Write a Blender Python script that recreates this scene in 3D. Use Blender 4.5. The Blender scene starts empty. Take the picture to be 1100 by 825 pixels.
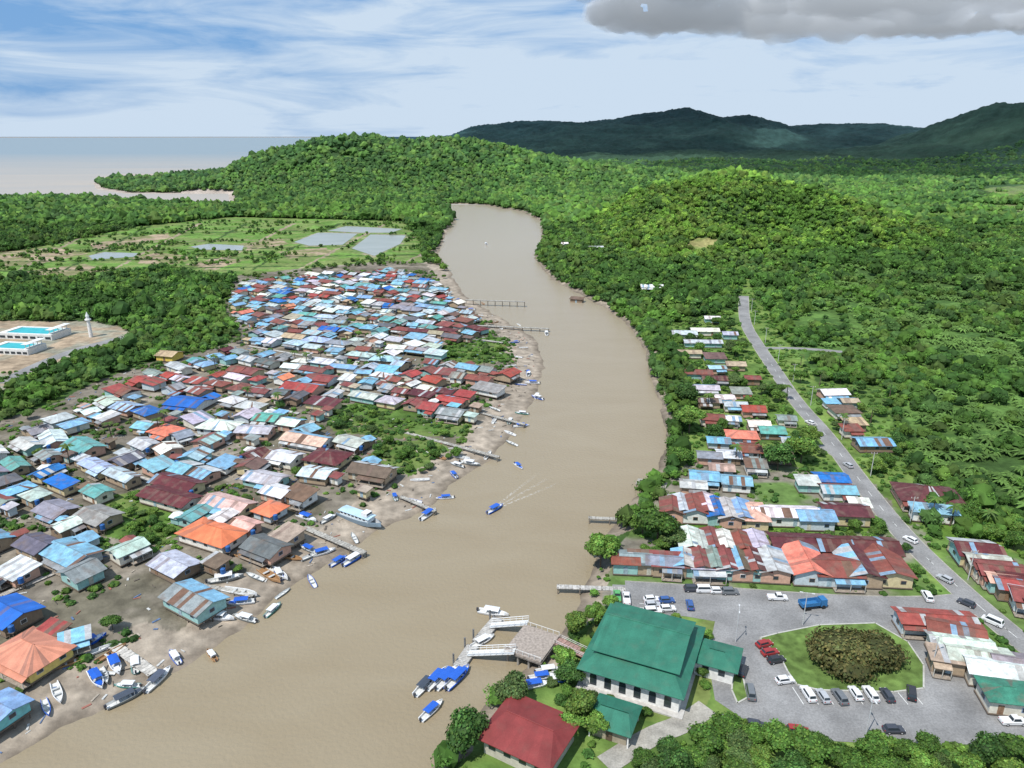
import bpy, bmesh, math, random, time
import numpy as np
from mathutils import Vector
T0=time.time()
R=random.Random(11)
C=bpy.data.collections.new('place'); bpy.context.scene.collection.children.link(C)
F=780.; HC=100.; PIT=math.atan(266.5/F); SP,CP=math.sin(PIT),math.cos(PIT)
def ray(px,py):
    dx=(px-550)/F; d=(412.5-py)/F
    return dx, CP+d*SP, -SP+d*CP
def G(px,py,z=1.5):
    a,b,c=ray(px,py); t=(z-HC)/c
    return (a*t,b*t)
def at(px,py,Y):
    a,b,c=ray(px,py); t=Y/b
    return a*t,Y,HC+c*t
def proj(x,y,z):
    dep=y*CP-(z-HC)*SP; up=y*SP+(z-HC)*CP
    return 550+F*x/dep, 412.5-F*up/dep
def lin(r,g,b):
    f=lambda v:(v/255/12.92 if v/255<=.04045 else ((v/255+.055)/1.055)**2.4)
    return (f(r),f(g),f(b))
# ---------------------------------------------------------------- numpy helpers
def vn(x,y,s):
    xi=np.floor(x);yi=np.floor(y);fx=x-xi;fy=y-yi
    fx=fx*fx*(3-2*fx);fy=fy*fy*(3-2*fy)
    def h(a,b):
        v=np.sin(a*127.1+b*311.7+s*74.7)*43758.5453
        return v-np.floor(v)
    return (h(xi,yi)*(1-fx)+h(xi+1,yi)*fx)*(1-fy)+(h(xi,yi+1)*(1-fx)+h(xi+1,yi+1)*fx)*fy
def fbm(x,y,s,o=4):
    t=0;a=.5;n=0
    for k in range(o):
        t=t+a*vn(x*2**k,y*2**k,s+k);n+=a;a*=.5
    return t/n
def segdist(pts,x,y,closed=True):
    P=np.array(pts,float);Q=np.roll(P,-1,0)
    if not closed: P=P[:-1];Q=Q[:-1]
    out=np.full(x.shape,1e18)
    for (ax,ay),(bx,by) in zip(P,Q):
        dx,dy=bx-ax,by-ay;L=dx*dx+dy*dy+1e-9
        t=np.clip(((x-ax)*dx+(y-ay)*dy)/L,0,1)
        out=np.minimum(out,(x-ax-t*dx)**2+(y-ay-t*dy)**2)
    return np.sqrt(out)
def inside(pts,x,y):
    r=np.zeros(np.shape(x),bool);n=len(pts)
    for i in range(n):
        ax,ay=pts[i];bx,by=pts[(i+1)%n]
        if ay==by: continue
        r^=((ay>y)!=(by>y))&(x<(bx-ax)*(y-ay)/(by-ay)+ax)
    return r
def sdf(pts,x,y):
    d=segdist(pts,x,y);return np.where(inside(pts,x,y),-d,d)
def pip(poly,a,b): return bool(inside(poly,np.array([a]),np.array([b]))[0])
def W(poly,z=1.5): return [G(a,b,z) for a,b in poly]
# ---------------------------------------------------------------- map of the place
RIV_L=[(-90,870),(0,822),(60,785),(140,748),(180,722),(235,697),(290,648),(350,606),(400,575),(455,548),(482,522),(530,492),(555,458),(576,424),(585,388),(574,362),(532,338),(500,317),(482,290),(471,272),(480,250),(490,236),(482,224)]
RIV_R=[(470,219),(520,220),(560,227),(583,238),(582,258),(573,277),(592,300),(640,325),(670,345),(690,370),(699,400),(711,440),(717,480),(703,508),(692,530),(676,548),(652,572),(640,605),(622,645),(596,684),(560,720),(522,762),(492,800),(465,830),(430,900)]
RIVER=W(RIV_L,0)+W(RIV_R,0)+[(-20,30),(-30,-60),(-200,-60),(-140,20)]
CEN=sorted([(G(a,b,0)[1],G(a,b,0)[0]) for a,b in [(170,870),(390,700),(490,600),(600,500),(640,400),(570,320),(525,280),(530,240),(525,222)]])
CY=[c[0] for c in CEN];CX=[c[1] for c in CEN]
SEA=W([(-900,212),(-300,209),(0,207),(95,206),(215,214),(246,213)],11)+W([(246,208),(135,208),(104,203)],0)+W([(100,195)],3)+W([(180,187),(240,181),(262,175)],9)+W([(300,163),(330,152),(338,148.6)],0)+[(-15000,70000),(-120000,70000)]
RA=[(250,178),(280,167),(310,158),(345,149),(400,146),(440,151),(475,149),(500,150),(540,157),(580,167),(620,175),(700,182),(760,190),(800,200)]
RB=[(440,150),(485,147),(510,138),(560,132),(590,131),(620,134),(660,129),(690,123),(712,121),(735,117),(745,121),(765,129),(790,127),(830,139),(870,135),(930,134),(960,138),(1000,139),(1060,137),(1150,140)]
RC=[(540,178),(600,172),(640,166),(680,169),(750,162),(800,168),(850,163),(900,167),(950,161),(1000,153),(1040,134),(1060,126),(1075,119),(1100,112),(1200,106),(1350,130)]
RD=[(585,262,640),(640,238,740),(680,213,790),(720,198,820),(760,189,840),(810,188,850),(860,198,850),(900,212,850),(940,226,840),(1000,240,840),(1060,255,800),(1150,265,800)]
def rid(pts,Y0):
    o=[at(p[0],p[1],p[2] if len(p)>2 else Y0) for p in pts]
    return [q[0] for q in o],[q[2] for q in o],[q[1] for q in o]
RIDG=[(rid(RA,1700),430,600,9),(rid(RB,5200),1900,2500,6),(rid(RC,2900),950,1100,8),(rid(RD,0),335,240,6)]
def Hgt(x,y,full=False):
    x=np.asarray(x,float);y=np.asarray(y,float)
    s=sdf(RIVER,x,y)+(fbm(x/9,y/9,3,3)-.5)*np.where(y<400,4.,5.)
    left=x<np.interp(y,CY,CX)
    sl=np.where(left,.06,.3)
    h=np.where(s<0,np.maximum(-1.5,s*.15),np.minimum(1.5,s*sl))
    hz=np.zeros_like(x)
    for k,((X,Z,Yr),wf,wb,sub) in enumerate(RIDG):
        z=np.interp(x,X,Z)-sub;yr=np.interp(x,X,Yr);d=y-yr
        w=np.clip(np.abs(np.where(d<0,d/wf,d/wb)),0,1)
        f=.5*(1+np.cos(math.pi*w))
        edge=np.clip((x-X[0])/60.,0,1)
        sc=[140,420,260,75][k]
        n=fbm(x/sc,y/sc,20+k,4)-.5
        if k==3: n=n+.35*(.5-np.abs(fbm(x/55,y/110,27,2)-.5)*4)
        hz=np.maximum(hz,np.maximum(z,0)*edge*(f+n*(1.5 if k==3 else 1.3)*np.sqrt(w)*f))
    h=h+hz*np.clip((s-12)/90.,0,1)
    ss=sdf(SEA,x,y)
    h=np.where(ss<0,np.maximum(ss*.05,-1.1+(fbm(x/300,y/90,50,3)-.38)*3.3*np.exp(ss/1100.)),np.minimum(h,.3+ss*.05+ (h>3)*ss*.3))
    if full: return h,s,left,ss
    return h
def hz1(x,y): return float(Hgt(np.array([x]),np.array([y]))[0])
def hit(px,py):
    a,b,c=ray(px,py);t=np.linspace(80,6000,3000)
    z=HC+c*t;g=Hgt(a*t,b*t);i=int(np.argmax(z<g));return a*t[i],b*t[i]
# ---------------------------------------------------------------- materials
def mat(name,col=None,rough=.8,metal=0.,ns=1.,na=.25,ns2=None,bump=0.,bs=3.,rust=0.,objcol=False,spec=.4,rand=0.,trans=0.):
    m=bpy.data.materials.new(name);m.use_nodes=True;nt=m.node_tree;N=nt.nodes;L=nt.links
    b=N['Principled BSDF'];b.inputs['Roughness'].default_value=rough;b.inputs['Metallic'].default_value=metal
    b.inputs['Specular IOR Level'].default_value=spec
    tc=N.new('ShaderNodeNewGeometry')
    if objcol: o=N.new('ShaderNodeObjectInfo').outputs['Color']
    elif col is None:
        a=N.new('ShaderNodeAttribute');a.attribute_name='Col';o=a.outputs['Color']
    else:
        r=N.new('ShaderNodeRGB');r.outputs[0].default_value=(*col,1);o=r.outputs[0]
    def noise(s,det=4):
        n=N.new('ShaderNodeTexNoise');n.inputs['Scale'].default_value=s;n.inputs['Detail'].default_value=det
        L.new(tc.outputs['Position'],n.inputs['Vector']);return n.outputs['Fac']
    def mul(o,fac,lo,hi):
        mr=N.new('ShaderNodeMapRange');mr.inputs[1].default_value=.3;mr.inputs[2].default_value=.7
        mr.inputs[3].default_value=lo;mr.inputs[4].default_value=hi;L.new(fac,mr.inputs[0])
        v=N.new('ShaderNodeVectorMath');v.operation='SCALE';L.new(o,v.inputs[0]);L.new(mr.outputs[0],v.inputs['Scale']);return v.outputs[0]
    if na: o=mul(o,noise(ns),1-na,1+na)
    if ns2: o=mul(o,noise(ns2),1-na*.7,1+na*.7)
    if rand:
        oi=N.new('ShaderNodeObjectInfo');mr=N.new('ShaderNodeMapRange');mr.inputs[3].default_value=1-rand;mr.inputs[4].default_value=1+rand
        L.new(oi.outputs['Random'],mr.inputs[0]);v=N.new('ShaderNodeVectorMath');v.operation='SCALE';L.new(o,v.inputs[0]);L.new(mr.outputs[0],v.inputs['Scale']);o=v.outputs[0]
    if rust:
        cr=N.new('ShaderNodeMapRange');cr.inputs[1].default_value=.52;cr.inputs[2].default_value=.72;cr.inputs[4].default_value=rust
        L.new(noise(.45,6),cr.inputs[0]);mx=N.new('ShaderNodeMix');mx.data_type='RGBA'
        L.new(cr.outputs[0],mx.inputs['Factor']);L.new(o,mx.inputs['A']);mx.inputs['B'].default_value=(.17,.12,.09,1);o=mx.outputs['Result']
    L.new(o,b.inputs['Base Color'])
    if bump:
        bp=N.new('ShaderNodeBump');bp.inputs['Strength'].default_value=bump;bp.inputs['Distance'].default_value=.3
        L.new(noise(bs,6),bp.inputs['Height']);L.new(bp.outputs[0],b.inputs['Normal'])
    if trans:
        tr=N.new('ShaderNodeBsdfTranslucent');L.new(o,tr.inputs['Color']);ms=N.new('ShaderNodeMixShader');ms.inputs[0].default_value=trans
        L.new(b.outputs[0],ms.inputs[1]);L.new(tr.outputs[0],ms.inputs[2]);L.new(ms.outputs[0],N['Material Output'].inputs['Surface'])
    return m
M={}
M['ground']=mat('ground',None,.95,ns=.35,na=.3,ns2=.03,bump=.7,bs=1.2,spec=.12)
M['forest']=mat('forest',None,.75,ns=.06,na=.2,ns2=.008,spec=.2,trans=.28)
M['leaf']=mat('leaf',None,.65,ns=.8,na=.2,rand=.25,spec=.25,trans=.25)
M['roof']=mat('roof',None,.6,ns=.7,na=.22,ns2=4,rust=.55,spec=.3)
M['cleanroof']=mat('cleanroof',None,.55,ns=.4,na=.15,ns2=5,rust=.12,spec=.3)
M['wall']=mat('wall',None,.85,ns=1.5,na=.14,rust=.2)
M['wood']=mat('wood',None,.9,ns=2.,na=.3,rust=.15)
M['glass']=mat('glass',(.03,.04,.05),.15,ns=1,na=.1,spec=.6)
M['paint']=mat('paint',None,.35,ns=2,na=.08,objcol=True,spec=.6)
M['plain']=mat('plain',None,.6,ns=3,na=.12)
M['asphalt']=mat('asphalt',(.24,.235,.23),.93,ns=.15,na=.24,ns2=3,bump=.2,bs=8,spec=.12)
M['conc']=mat('concrete',(.33,.31,.27),.9,ns=.4,na=.25,ns2=3)
M['trunk']=mat('bark',(.12,.09,.065),.9,ns=3,na=.3)
# ---------------------------------------------------------------- mesh builders
class MB:
    def __init__(s): s.v=[];s.f=[];s.c=[]
    def face(s,pts,col):
        i=len(s.v);s.v+=[tuple(p) for p in pts];s.f.append(tuple(range(i,i+len(pts))));s.c.append(col)
    def box(s,cx,cy,cz,sx,sy,sz,col,rz=0,taper=1.):
        c,n=math.cos(rz),math.sin(rz);p=[]
        for z,k in ((cz-sz/2,1.),(cz+sz/2,taper)):
            for a,b in ((-1,-1),(1,-1),(1,1),(-1,1)):
                x,y=a*sx/2*k,b*sy/2*k;p.append((cx+x*c-y*n,cy+x*n+y*c,z))
        i=len(s.v);s.v+=p
        for q in ((3,2,1,0),(4,5,6,7),(0,1,5,4),(1,2,6,5),(2,3,7,6),(3,0,4,7)):
            s.f.append(tuple(i+k for k in q));s.c.append(col)
    def tube(s,p0,p1,r0,r1,col,n=8):
        p0=Vector(p0);p1=Vector(p1);d=(p1-p0).normalized();u=d.orthogonal().normalized();w=d.cross(u)
        i=len(s.v)
        for p,r in ((p0,r0),(p1,r1)):
            for k in range(n):
                a=2*math.pi*k/n;s.v.append(tuple(p+u*math.cos(a)*r+w*math.sin(a)*r))
        for k in range(n):
            s.f.append((i+k,i+(k+1)%n,i+n+(k+1)%n,i+n+k));s.c.append(col)
        s.f.append(tuple(i+k for k in range(n))[::-1]);s.c.append(col)
        s.f.append(tuple(i+n+k for k in range(n)));s.c.append(col)
    def loft(s,secs,col):
        n=len(secs[0]);i=len(s.v)
        for q in secs: s.v+=[tuple(p) for p in q]
        for k in range(len(secs)-1):
            for j in range(n):
                a=i+k*n+j;b=i+k*n+(j+1)%n;s.f.append((a,b,b+n,a+n));s.c.append(col)
        s.f.append(tuple(range(i,i+n))[::-1]);s.c.append(col)
        e=i+(len(secs)-1)*n;s.f.append(tuple(range(e,e+n)));s.c.append(col)
    def slab(s,a,b,c,d,col,th=.12,strip=1.1,var=.14,odd=None,po=.0):
        a,b,c,d=map(Vector,(a,b,c,d));n=max(1,int((b-a).length/strip));dn=Vector((0,0,-th))
        pc=1
        for k in range(n):
            t0,t1=k/n,(k+1)/n
            if k%2==0 or R.random()<.3: pc=1+R.uniform(-var,var)
            cc=tuple(min(.85,x*pc) for x in col)
            if odd and R.random()<po: cc=odd
            if var>.1 and R.random()<.08: cc=tuple(x*.5+y*.5 for x,y in zip(cc,(.16,.10,.08)))
            s.face((a.lerp(b,t0),a.lerp(b,t1),d.lerp(c,t1),d.lerp(c,t0)),cc)
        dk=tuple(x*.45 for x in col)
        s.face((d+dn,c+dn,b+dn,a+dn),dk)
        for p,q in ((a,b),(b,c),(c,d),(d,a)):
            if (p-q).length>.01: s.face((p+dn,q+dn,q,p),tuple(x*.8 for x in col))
    def mesh(s,name):
        me=bpy.data.meshes.new(name);me.from_pydata(s.v,[],s.f)
        at_=me.color_attributes.new('Col','FLOAT_COLOR','CORNER');buf=[]
        for f,c in zip(s.f,s.c): buf+=[c[0],c[1],c[2],1.]*len(f)
        at_.data.foreach_set('color',buf);return me
    def build(s,name,m,parent=None,loc=(0,0,0),rz=0):
        me=s.mesh(name);me.materials.append(M[m] if isinstance(m,str) else m);return link(name,me,parent,loc,rz)
def link(name,me,parent=None,loc=(0,0,0),rz=0,color=None):
    o=bpy.data.objects.new(name,me);C.objects.link(o);o.location=loc;o.rotation_euler=(0,0,rz)
    if parent: o.parent=parent
    if color: o.color=(*color,1)
    return o
def root(name,label,cat,loc,rz=0,group=None):
    o=bpy.data.objects.new(name,None);C.objects.link(o);o.location=loc;o.rotation_euler=(0,0,rz);o.empty_display_size=.1
    o['label']=label;o['category']=cat
    if group:o['group']=group
    return o
def struct(o,k='structure',label=None,cat=None):
    o['kind']=k
    if label:o['label']=label
    if cat:o['category']=cat
    return o
def npmesh(name,V,Fa,Cv,m,smooth=False):
    me=bpy.data.meshes.new(name);k=Fa.shape[1]
    me.vertices.add(len(V));me.vertices.foreach_set('co',V.astype(np.float32).ravel())
    me.loops.add(Fa.size);me.loops.foreach_set('vertex_index',Fa.astype(np.int32).ravel())
    me.polygons.add(len(Fa));me.polygons.foreach_set('loop_start',(np.arange(len(Fa))*k).astype(np.int32))
    me.update(calc_edges=True)
    a=me.color_attributes.new('Col','FLOAT_COLOR','POINT')
    a.data.foreach_set('color',np.concatenate([Cv,np.ones((len(Cv),1))],1).astype(np.float32).ravel())
    me.polygons.foreach_set('use_smooth',np.full(len(Fa),smooth))
    me.materials.append(M[m]);return me
# ---------------------------------------------------------------- regions in map space
VDIRT=W([(-60,500),(0,452),(60,432),(110,408),(150,392),(215,378),(255,365),(240,325),(255,296),(330,288),(420,280),(470,283),(520,330),(590,375),(590,430),(560,465),(480,545),(340,620),(240,700),(140,760),(0,840),(-150,960),(-700,960),(-500,560)])
FIELD=W([(-120,288),(0,272),(60,262),(150,243),(250,233),(435,238),(452,262),(455,283),(330,291),(255,300),(170,292),(60,300),(-120,312)])
SETR=W([(690,318),(720,345),(700,352),(790,333),(800,296),(825,335),(850,375),(930,372),(935,384),(870,390),(880,410),(950,415),(965,480),(985,520),(1000,575),(1110,585),(1250,640),(1250,900),(640,900),(480,850),(500,790),(560,722),(596,690),(625,650),(650,600),(690,560),(725,520),(735,470),(742,400),(728,365)])
FRONTW=W([(685,812),(735,800),(790,786),(870,810),(960,808),(1040,816),(1110,800),(1260,800),(1260,960),(670,960)])
POOLA=W([(-60,345),(30,345),(95,345),(135,352),(140,365),(60,390),(0,425),(-60,440)])
VEGP=[[(352,437),(400,430),(450,434),(508,447),(510,466),(440,472),(400,468),(355,462)],[(405,476),(470,472),(484,482),(482,505),(445,512),(395,490)],[(482,366),(545,361),(555,385),(505,393),(470,383)],[(100,535),(150,530),(215,555),(175,590),(120,575)],[(60,398),(110,388),(112,408),(60,420)],[(0,400),(60,395),(70,428),(0,445)]]
SCAR=[hit(x,y) for x,y in ((738,262),(748,256),(770,258),(766,268),(750,272),(738,268))]
ROADS=[([(1180,752),(1100,692),(1052,652),(1004,608),(966,570),(926,520),(886,465),(855,432),(833,398),(815,372),(799,346),(799,318)],5.6,'main'),
 ([(672,634),(770,640),(900,650),(1000,652),(1046,648)],7.,'street'),([(818,374),(860,374),(905,378)],3.4,'lane'),
 ([(915,500),(882,478)],3,'lane'),([(0,412),(40,392),(80,376),(135,362)],6,'lane'),([(760,760),(735,778),(700,790),(650,822)],4,'path')]
def chaik(p,n=2):
    for _ in range(n):
        q=[p[0]]
        for a,b in zip(p,p[1:]): q+=[(a[0]*.75+b[0]*.25,a[1]*.75+b[1]*.25),(a[0]*.25+b[0]*.75,a[1]*.25+b[1]*.75)]
        p=q+[p[-1]]
    return p
RW=[(chaik(W(p)),w,n) for p,w,n in ROADS]
PARK=[(768,668),(850,657),(945,660),(1005,672),(1048,700),(1066,735),(1180,770),(1180,800),(1080,790),(1040,800),(960,800),(870,795),(805,777),(768,752),(760,705)]
FRONT=[(658,628),(770,632),(900,644),(1040,646),(1010,668),(930,664),(850,660),(770,668),(735,662),(668,662),(655,648)]
ISLE=[(816,686),(835,681),(880,672),(940,670),(975,690),(992,715),(992,740),(960,744),(880,742),(856,736),(846,722),(838,706)]
ISL2=[(787,726),(797,724),(803,750),(792,756),(786,742)]
PONDS=[[(316,260),(342,250),(384,251),(368,263),(332,264)],[(352,248),(372,243),(432,246),(420,250),(388,250)],[(378,267),(398,252),(436,253),(430,262),(402,275)],[(95,275),(112,271),(150,272),(143,276),(100,279)],[(205,265),(225,262),(262,264),(260,269),(213,268)]]
# ---------------------------------------------------------------- ground
NA,NR=1000,1060
az=np.linspace(-math.radians(50),math.radians(50),NA)
rr=np.concatenate([np.exp(np.linspace(math.log(25),math.log(90),60))[:-1],np.exp(np.linspace(math.log(90),math.log(9000),NR-40)),np.array([12000,18000,30000,50000,90000])])
RRg,AZ=np.meshgrid(rr,az,indexing='ij');gx=(RRg*np.sin(AZ)).ravel();gy=(RRg*np.cos(AZ)).ravel()
h,s,left,ss=Hgt(gx,gy,True)
ffar=np.clip((RRg.ravel()-1500)/800,0,1)
h=h+np.where((h>1.2)&(ss>30),ffar*((vn(gx/22,gy/30,71)+.6*vn(gx/9,gy/14,72))*11),0)
col=np.tile(np.array([.05,.095,.025]),(len(gx),1))
nn=fbm(gx/60,gy/60,9,4)[:,None]
col=col*(.7+.6*nn)
near=np.where(RRg.ravel()<1900)[0]
wx=gx+(fbm(gx/7,gy/7,33,3)-.5)*5;wy=gy+(fbm(gx/7,gy/7,44,3)-.5)*5
def paint(poly,c,var=.3,c2=None):
    x0,x1=min(p[0] for p in poly)-5,max(p[0] for p in poly)+5;y0,y1=min(p[1] for p in poly)-5,max(p[1] for p in poly)+5
    i=near[(gx[near]>x0)&(gx[near]<x1)&(gy[near]>y0)&(gy[near]<y1)]
    i=i[inside(poly,wx[i],wy[i])]
    n=fbm(gx[i]/12,gy[i]/12,len(poly)+5,4)[:,None]
    cc=np.array(c)[None,:]*(1-var+2*var*n)
    if c2 is not None:
        k=np.clip((fbm(gx[i]/16,gy[i]/10,len(poly)+15,4)[:,None]-.5)*8+.4,0,1);cc=cc*(1-k)+np.array(c2)*k
    col[i]=cc
MUD=(.31,.26,.205);MUDD=(.19,.155,.118);MUDV=(.225,.195,.155)
paint(FIELD,(.12,.22,.045),.5,(.17,.22,.07))
for p in ([(-50,276),(20,268),(60,266),(95,272),(40,284),(-50,290)],[(150,276),(170,271),(212,276),(190,284),(150,283)],[(95,262),(180,250),(185,255),(105,270)],[(255,262),(300,256),(310,262),(260,270)],[(200,284),(240,276),(262,280),(230,290)],[(300,270),(350,266),(360,272),(310,278)],[(20,292),(90,284),(120,290),(60,298)]):
    paint(W(p),(.34,.26,.18),.3,(.2,.2,.09))
for k in range(9):   # bunds and ditches across the fields
    x0=20+k*50;a,b=G(x0,290),G(x0+95,240)
    paint([(a[0]-1.2,a[1]),(a[0]+1.2,a[1]),(b[0]+2.5,b[1]),(b[0]-2.5,b[1])],(.05,.09,.025) if k%2 else (.3,.24,.17),.2)
for yy in (249,258,267,277,287):
    a,b=G(-60,yy+6),G(450,yy-3);paint([a,b,(b[0],b[1]+5),(a[0],a[1]+4)],(.05,.09,.025) if yy%2 else (.26,.22,.14),.2)
PW=[W(q) for q in PONDS]
for q in PW:
    cx_=sum(p[0] for p in q)/len(q);cy_=sum(p[1] for p in q)/len(q);paint([(cx_+(p[0]-cx_)*1.12,cy_+(p[1]-cy_)*1.14) for p in q],(.26,.24,.15),.25,(.13,.19,.06))
paint(SETR,(.10,.17,.04),.4,(.15,.22,.055))
for p in ([(1010,222),(1100,213),(1180,235),(1100,250),(1040,240)],[(930,212),(1010,206),(1080,209),(1000,218)],[(1050,200),(1130,197),(1180,206),(1090,208)]):
    paint(W(p,8),(.15,.24,.055),.3,(.16,.19,.08))
paint(W([(820,300),(900,290),(1110,330),(1110,480),(1000,500),(950,410),(870,400)]),(.09,.165,.04),.4,(.06,.12,.03))
paint(VDIRT,MUDV,.4,(.14,.125,.09))
for p in VEGP: paint(W(p),(.09,.16,.035),.4,(.13,.18,.05))
paint(POOLA,(.34,.26,.18),.25,(.27,.26,.2))
paint(SCAR,(.24,.22,.09),.35,(.16,.2,.06))
paint(W([(735,500),(800,470),(850,500),(940,520),(1000,580),(1000,650),(640,650),(650,600)]),(.22,.20,.16),.3,(.11,.18,.05))
paint(W([(1000,600),(1110,600),(1180,700),(1100,690),(1040,650)]),(.22,.20,.17),.3,(.11,.17,.05))
for p in ([(735,668),(765,664),(795,662),(770,720),(757,770),(700,775),(640,760),(600,720),(610,690),(640,665)],[(820,560),(1000,555),(960,572),(740,572),(735,560)],[(985,545),(1100,560),(1110,600),(1010,580)],ISLE):
    paint(W(p),(.11,.20,.035),.3,(.16,.2,.06))
mk=np.where(left,14,3.)+fbm(gx/10,gy/10,8,3)*10-4
i=np.where((s<mk)&(gy<1400))[0];k=np.clip(s[i]/4,0,1)[:,None]
col[i]=(np.array(MUDD)*(1-k)+np.array(MUD)*k)*(.65+.7*fbm(gx[i]/4,gy[i]/4,2,4)[:,None])
i=np.where(ss<25)[0];col[i]=np.array((.40,.34,.29))
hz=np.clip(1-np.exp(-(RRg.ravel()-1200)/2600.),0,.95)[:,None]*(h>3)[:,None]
col=col*(1-hz)+np.array((.016,.046,.072))*(.7+.6*nn)*hz  # bluish distance haze and cloud shade painted into the far ground colour
V=np.stack([gx,gy,h],1)
n1,n2=len(rr),NA
a=(np.arange(n1-1)[:,None]*n2+np.arange(n2-1)[None,:]).ravel()
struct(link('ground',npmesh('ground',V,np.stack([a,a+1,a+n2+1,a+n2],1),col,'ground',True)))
# ---------------------------------------------------------------- water
def water(name,c1,c2,c3,rough,bs,bstr,ysw,sc):
    m=bpy.data.materials.new(name);m.use_nodes=True;nt=m.node_tree;N=nt.nodes;L=nt.links;b=N['Principled BSDF']
    g=N.new('ShaderNodeNewGeometry');sx=N.new('ShaderNodeSeparateXYZ');L.new(g.outputs['Position'],sx.inputs[0])
    mp=N.new('ShaderNodeMapping');mp.inputs['Scale'].default_value=sc;mp.inputs['Rotation'].default_value=(0,0,math.radians(-25));L.new(g.outputs['Position'],mp.inputs[0])
    n=N.new('ShaderNodeTexNoise');n.inputs['Scale'].default_value=1.;n.inputs['Detail'].default_value=6;n.inputs['Distortion'].default_value=.6;L.new(mp.outputs[0],n.inputs['Vector'])
    mx=N.new('ShaderNodeMix');mx.data_type='RGBA';mx.inputs['A'].default_value=(*c1,1);mx.inputs['B'].default_value=(*c2,1)
    r=N.new('ShaderNodeMapRange');r.inputs[1].default_value=.3;r.inputs[2].default_value=.7;L.new(n.outputs['Fac'],r.inputs[0]);L.new(r.outputs[0],mx.inputs['Factor'])
    y=N.new('ShaderNodeMapRange');y.inputs[1].default_value=ysw[0];y.inputs[2].default_value=ysw[1];L.new(sx.outputs['Y'],y.inputs[0])
    m2=N.new('ShaderNodeMix');m2.data_type='RGBA';L.new(y.outputs[0],m2.inputs['Factor']);L.new(mx.outputs['Result'],m2.inputs['A']);m2.inputs['B'].default_value=(*c3,1)
    L.new(m2.outputs['Result'],b.inputs['Base Color']);b.inputs['Roughness'].default_value=rough;b.inputs['IOR'].default_value=1.33
    w=N.new('ShaderNodeTexNoise');w.inputs['Scale'].default_value=bs;w.inputs['Detail'].default_value=6;L.new(g.outputs['Position'],w.inputs['Vector'])
    bp=N.new('ShaderNodeBump');bp.inputs['Strength'].default_value=bstr;bp.inputs['Distance'].default_value=.25;L.new(w.outputs['Fac'],bp.inputs['Height']);L.new(bp.outputs[0],b.inputs['Normal'])
    return m
M['river']=water('river',lin(147,134,111),lin(141,127,103),lin(160,149,131),.25,1.1,.7,(150,700),(.03,.08,.05))
M['sea']=water('sea',lin(170,161,150),lin(156,154,150),lin(132,145,152),.6,.05,.2,(1800,4600),(.0015,.006,.006))
M['sea'].node_tree.nodes['Principled BSDF'].inputs['Specular IOR Level'].default_value=.18
m=MB();m.face([(-330,-60,0),(330,-60,0),(330,1140,0),(-330,1140,0)],(1,1,1));struct(m.build('river_water','river'))
m=MB();m.face([(-120000,1140,0),(500,1140,0),(500,2300,0),(-12000,90000,0),(-120000,90000,0)],(1,1,1));struct(m.build('sea_water','sea'))
M['pond']=water('pond',lin(158,162,158),lin(142,148,142),lin(158,162,158),.3,.8,.1,(0,9000),(.03,.05,.05))
for p in PW:
    m=MB();m.face([(x,y,1.6) for x,y in p][::-1],(1,1,1));o=struct(m.build('pond','pond'))
# ---------------------------------------------------------------- roads, car park
def ribbon(pts,w,dz,name,material,seg=3.):
    P=[Vector((a,b)) for a,b in pts];Q=[]
    for a,b in zip(P,P[1:]):
        n=max(1,int((b-a).length/seg))
        for k in range(n): Q.append(a.lerp(b,k/n))
    Q.append(P[-1]);m=MB();L=[];Rr=[]
    for k,p in enumerate(Q):
        d=(Q[min(k+1,len(Q)-1)]-Q[max(k-1,0)]).normalized();n=Vector((-d.y,d.x))
        z=max(hz1(p.x,p.y),1.45)+dz
        L.append((*(p+n*w/2),z));Rr.append((*(p-n*w/2),z))
    for k in range(len(Q)-1): m.face((L[k],Rr[k],Rr[k+1],L[k+1]),(1,1,1))
    return struct(m.build(name,material)),Q
def sheet(poly,z,name,material,kerb=None):
    p=W(poly);m=MB();f=[(x,y,z) for x,y in p]
    ar=sum(a[0]*b[1]-b[0]*a[1] for a,b in zip(p,p[1:]+p[:1]))
    if ar<0:f=f[::-1]
    m.face(f,(1,1,1))
    if kerb:
        for a,b in zip(f,f[1:]+f[:1]): m.face([(a[0],a[1],1.4),(b[0],b[1],1.4),b,a],(1,1,1))
    return struct(m.build(name,material))
M['lawn']=mat('lawn',(.11,.17,.045),.95,ns=.5,na=.4,ns2=.1,bump=.4,bs=5,spec=.1)
sheet(PARK,1.56,'car_park','asphalt');sheet(FRONT,1.545,'forecourt','asphalt')
sheet(ISLE,1.70,'lawn_island','lawn',True);sheet(ISL2,1.70,'lawn_island','lawn',True)
for k,(p,w,n) in enumerate(RW):
    if n!='path': ribbon(p,w+.7,.02+.002*k,'road_shoulder','conc')
    ribbon(p,w,.07+.006*k,'path' if n=='path' else 'road','conc' if n=='path' else 'asphalt')
mk=MB();WH=(.7,.7,.67)
def kerbline(poly,z=1.72,w=.3,name='kerb'):
    m=MB();p=W(poly)
    for a,b in zip(p,p[1:]+p[:1]):
        L=math.dist(a,b);m.box((a[0]+b[0])/2,(a[1]+b[1])/2,z-.1,L+.1,w,.26,(.45,.44,.40),math.atan2(b[1]-a[1],b[0]-a[0]))
    struct(m.build(name,'wall'))
kerbline(ISLE);kerbline(ISL2)
Q=RW[0][0];acc=0
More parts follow.
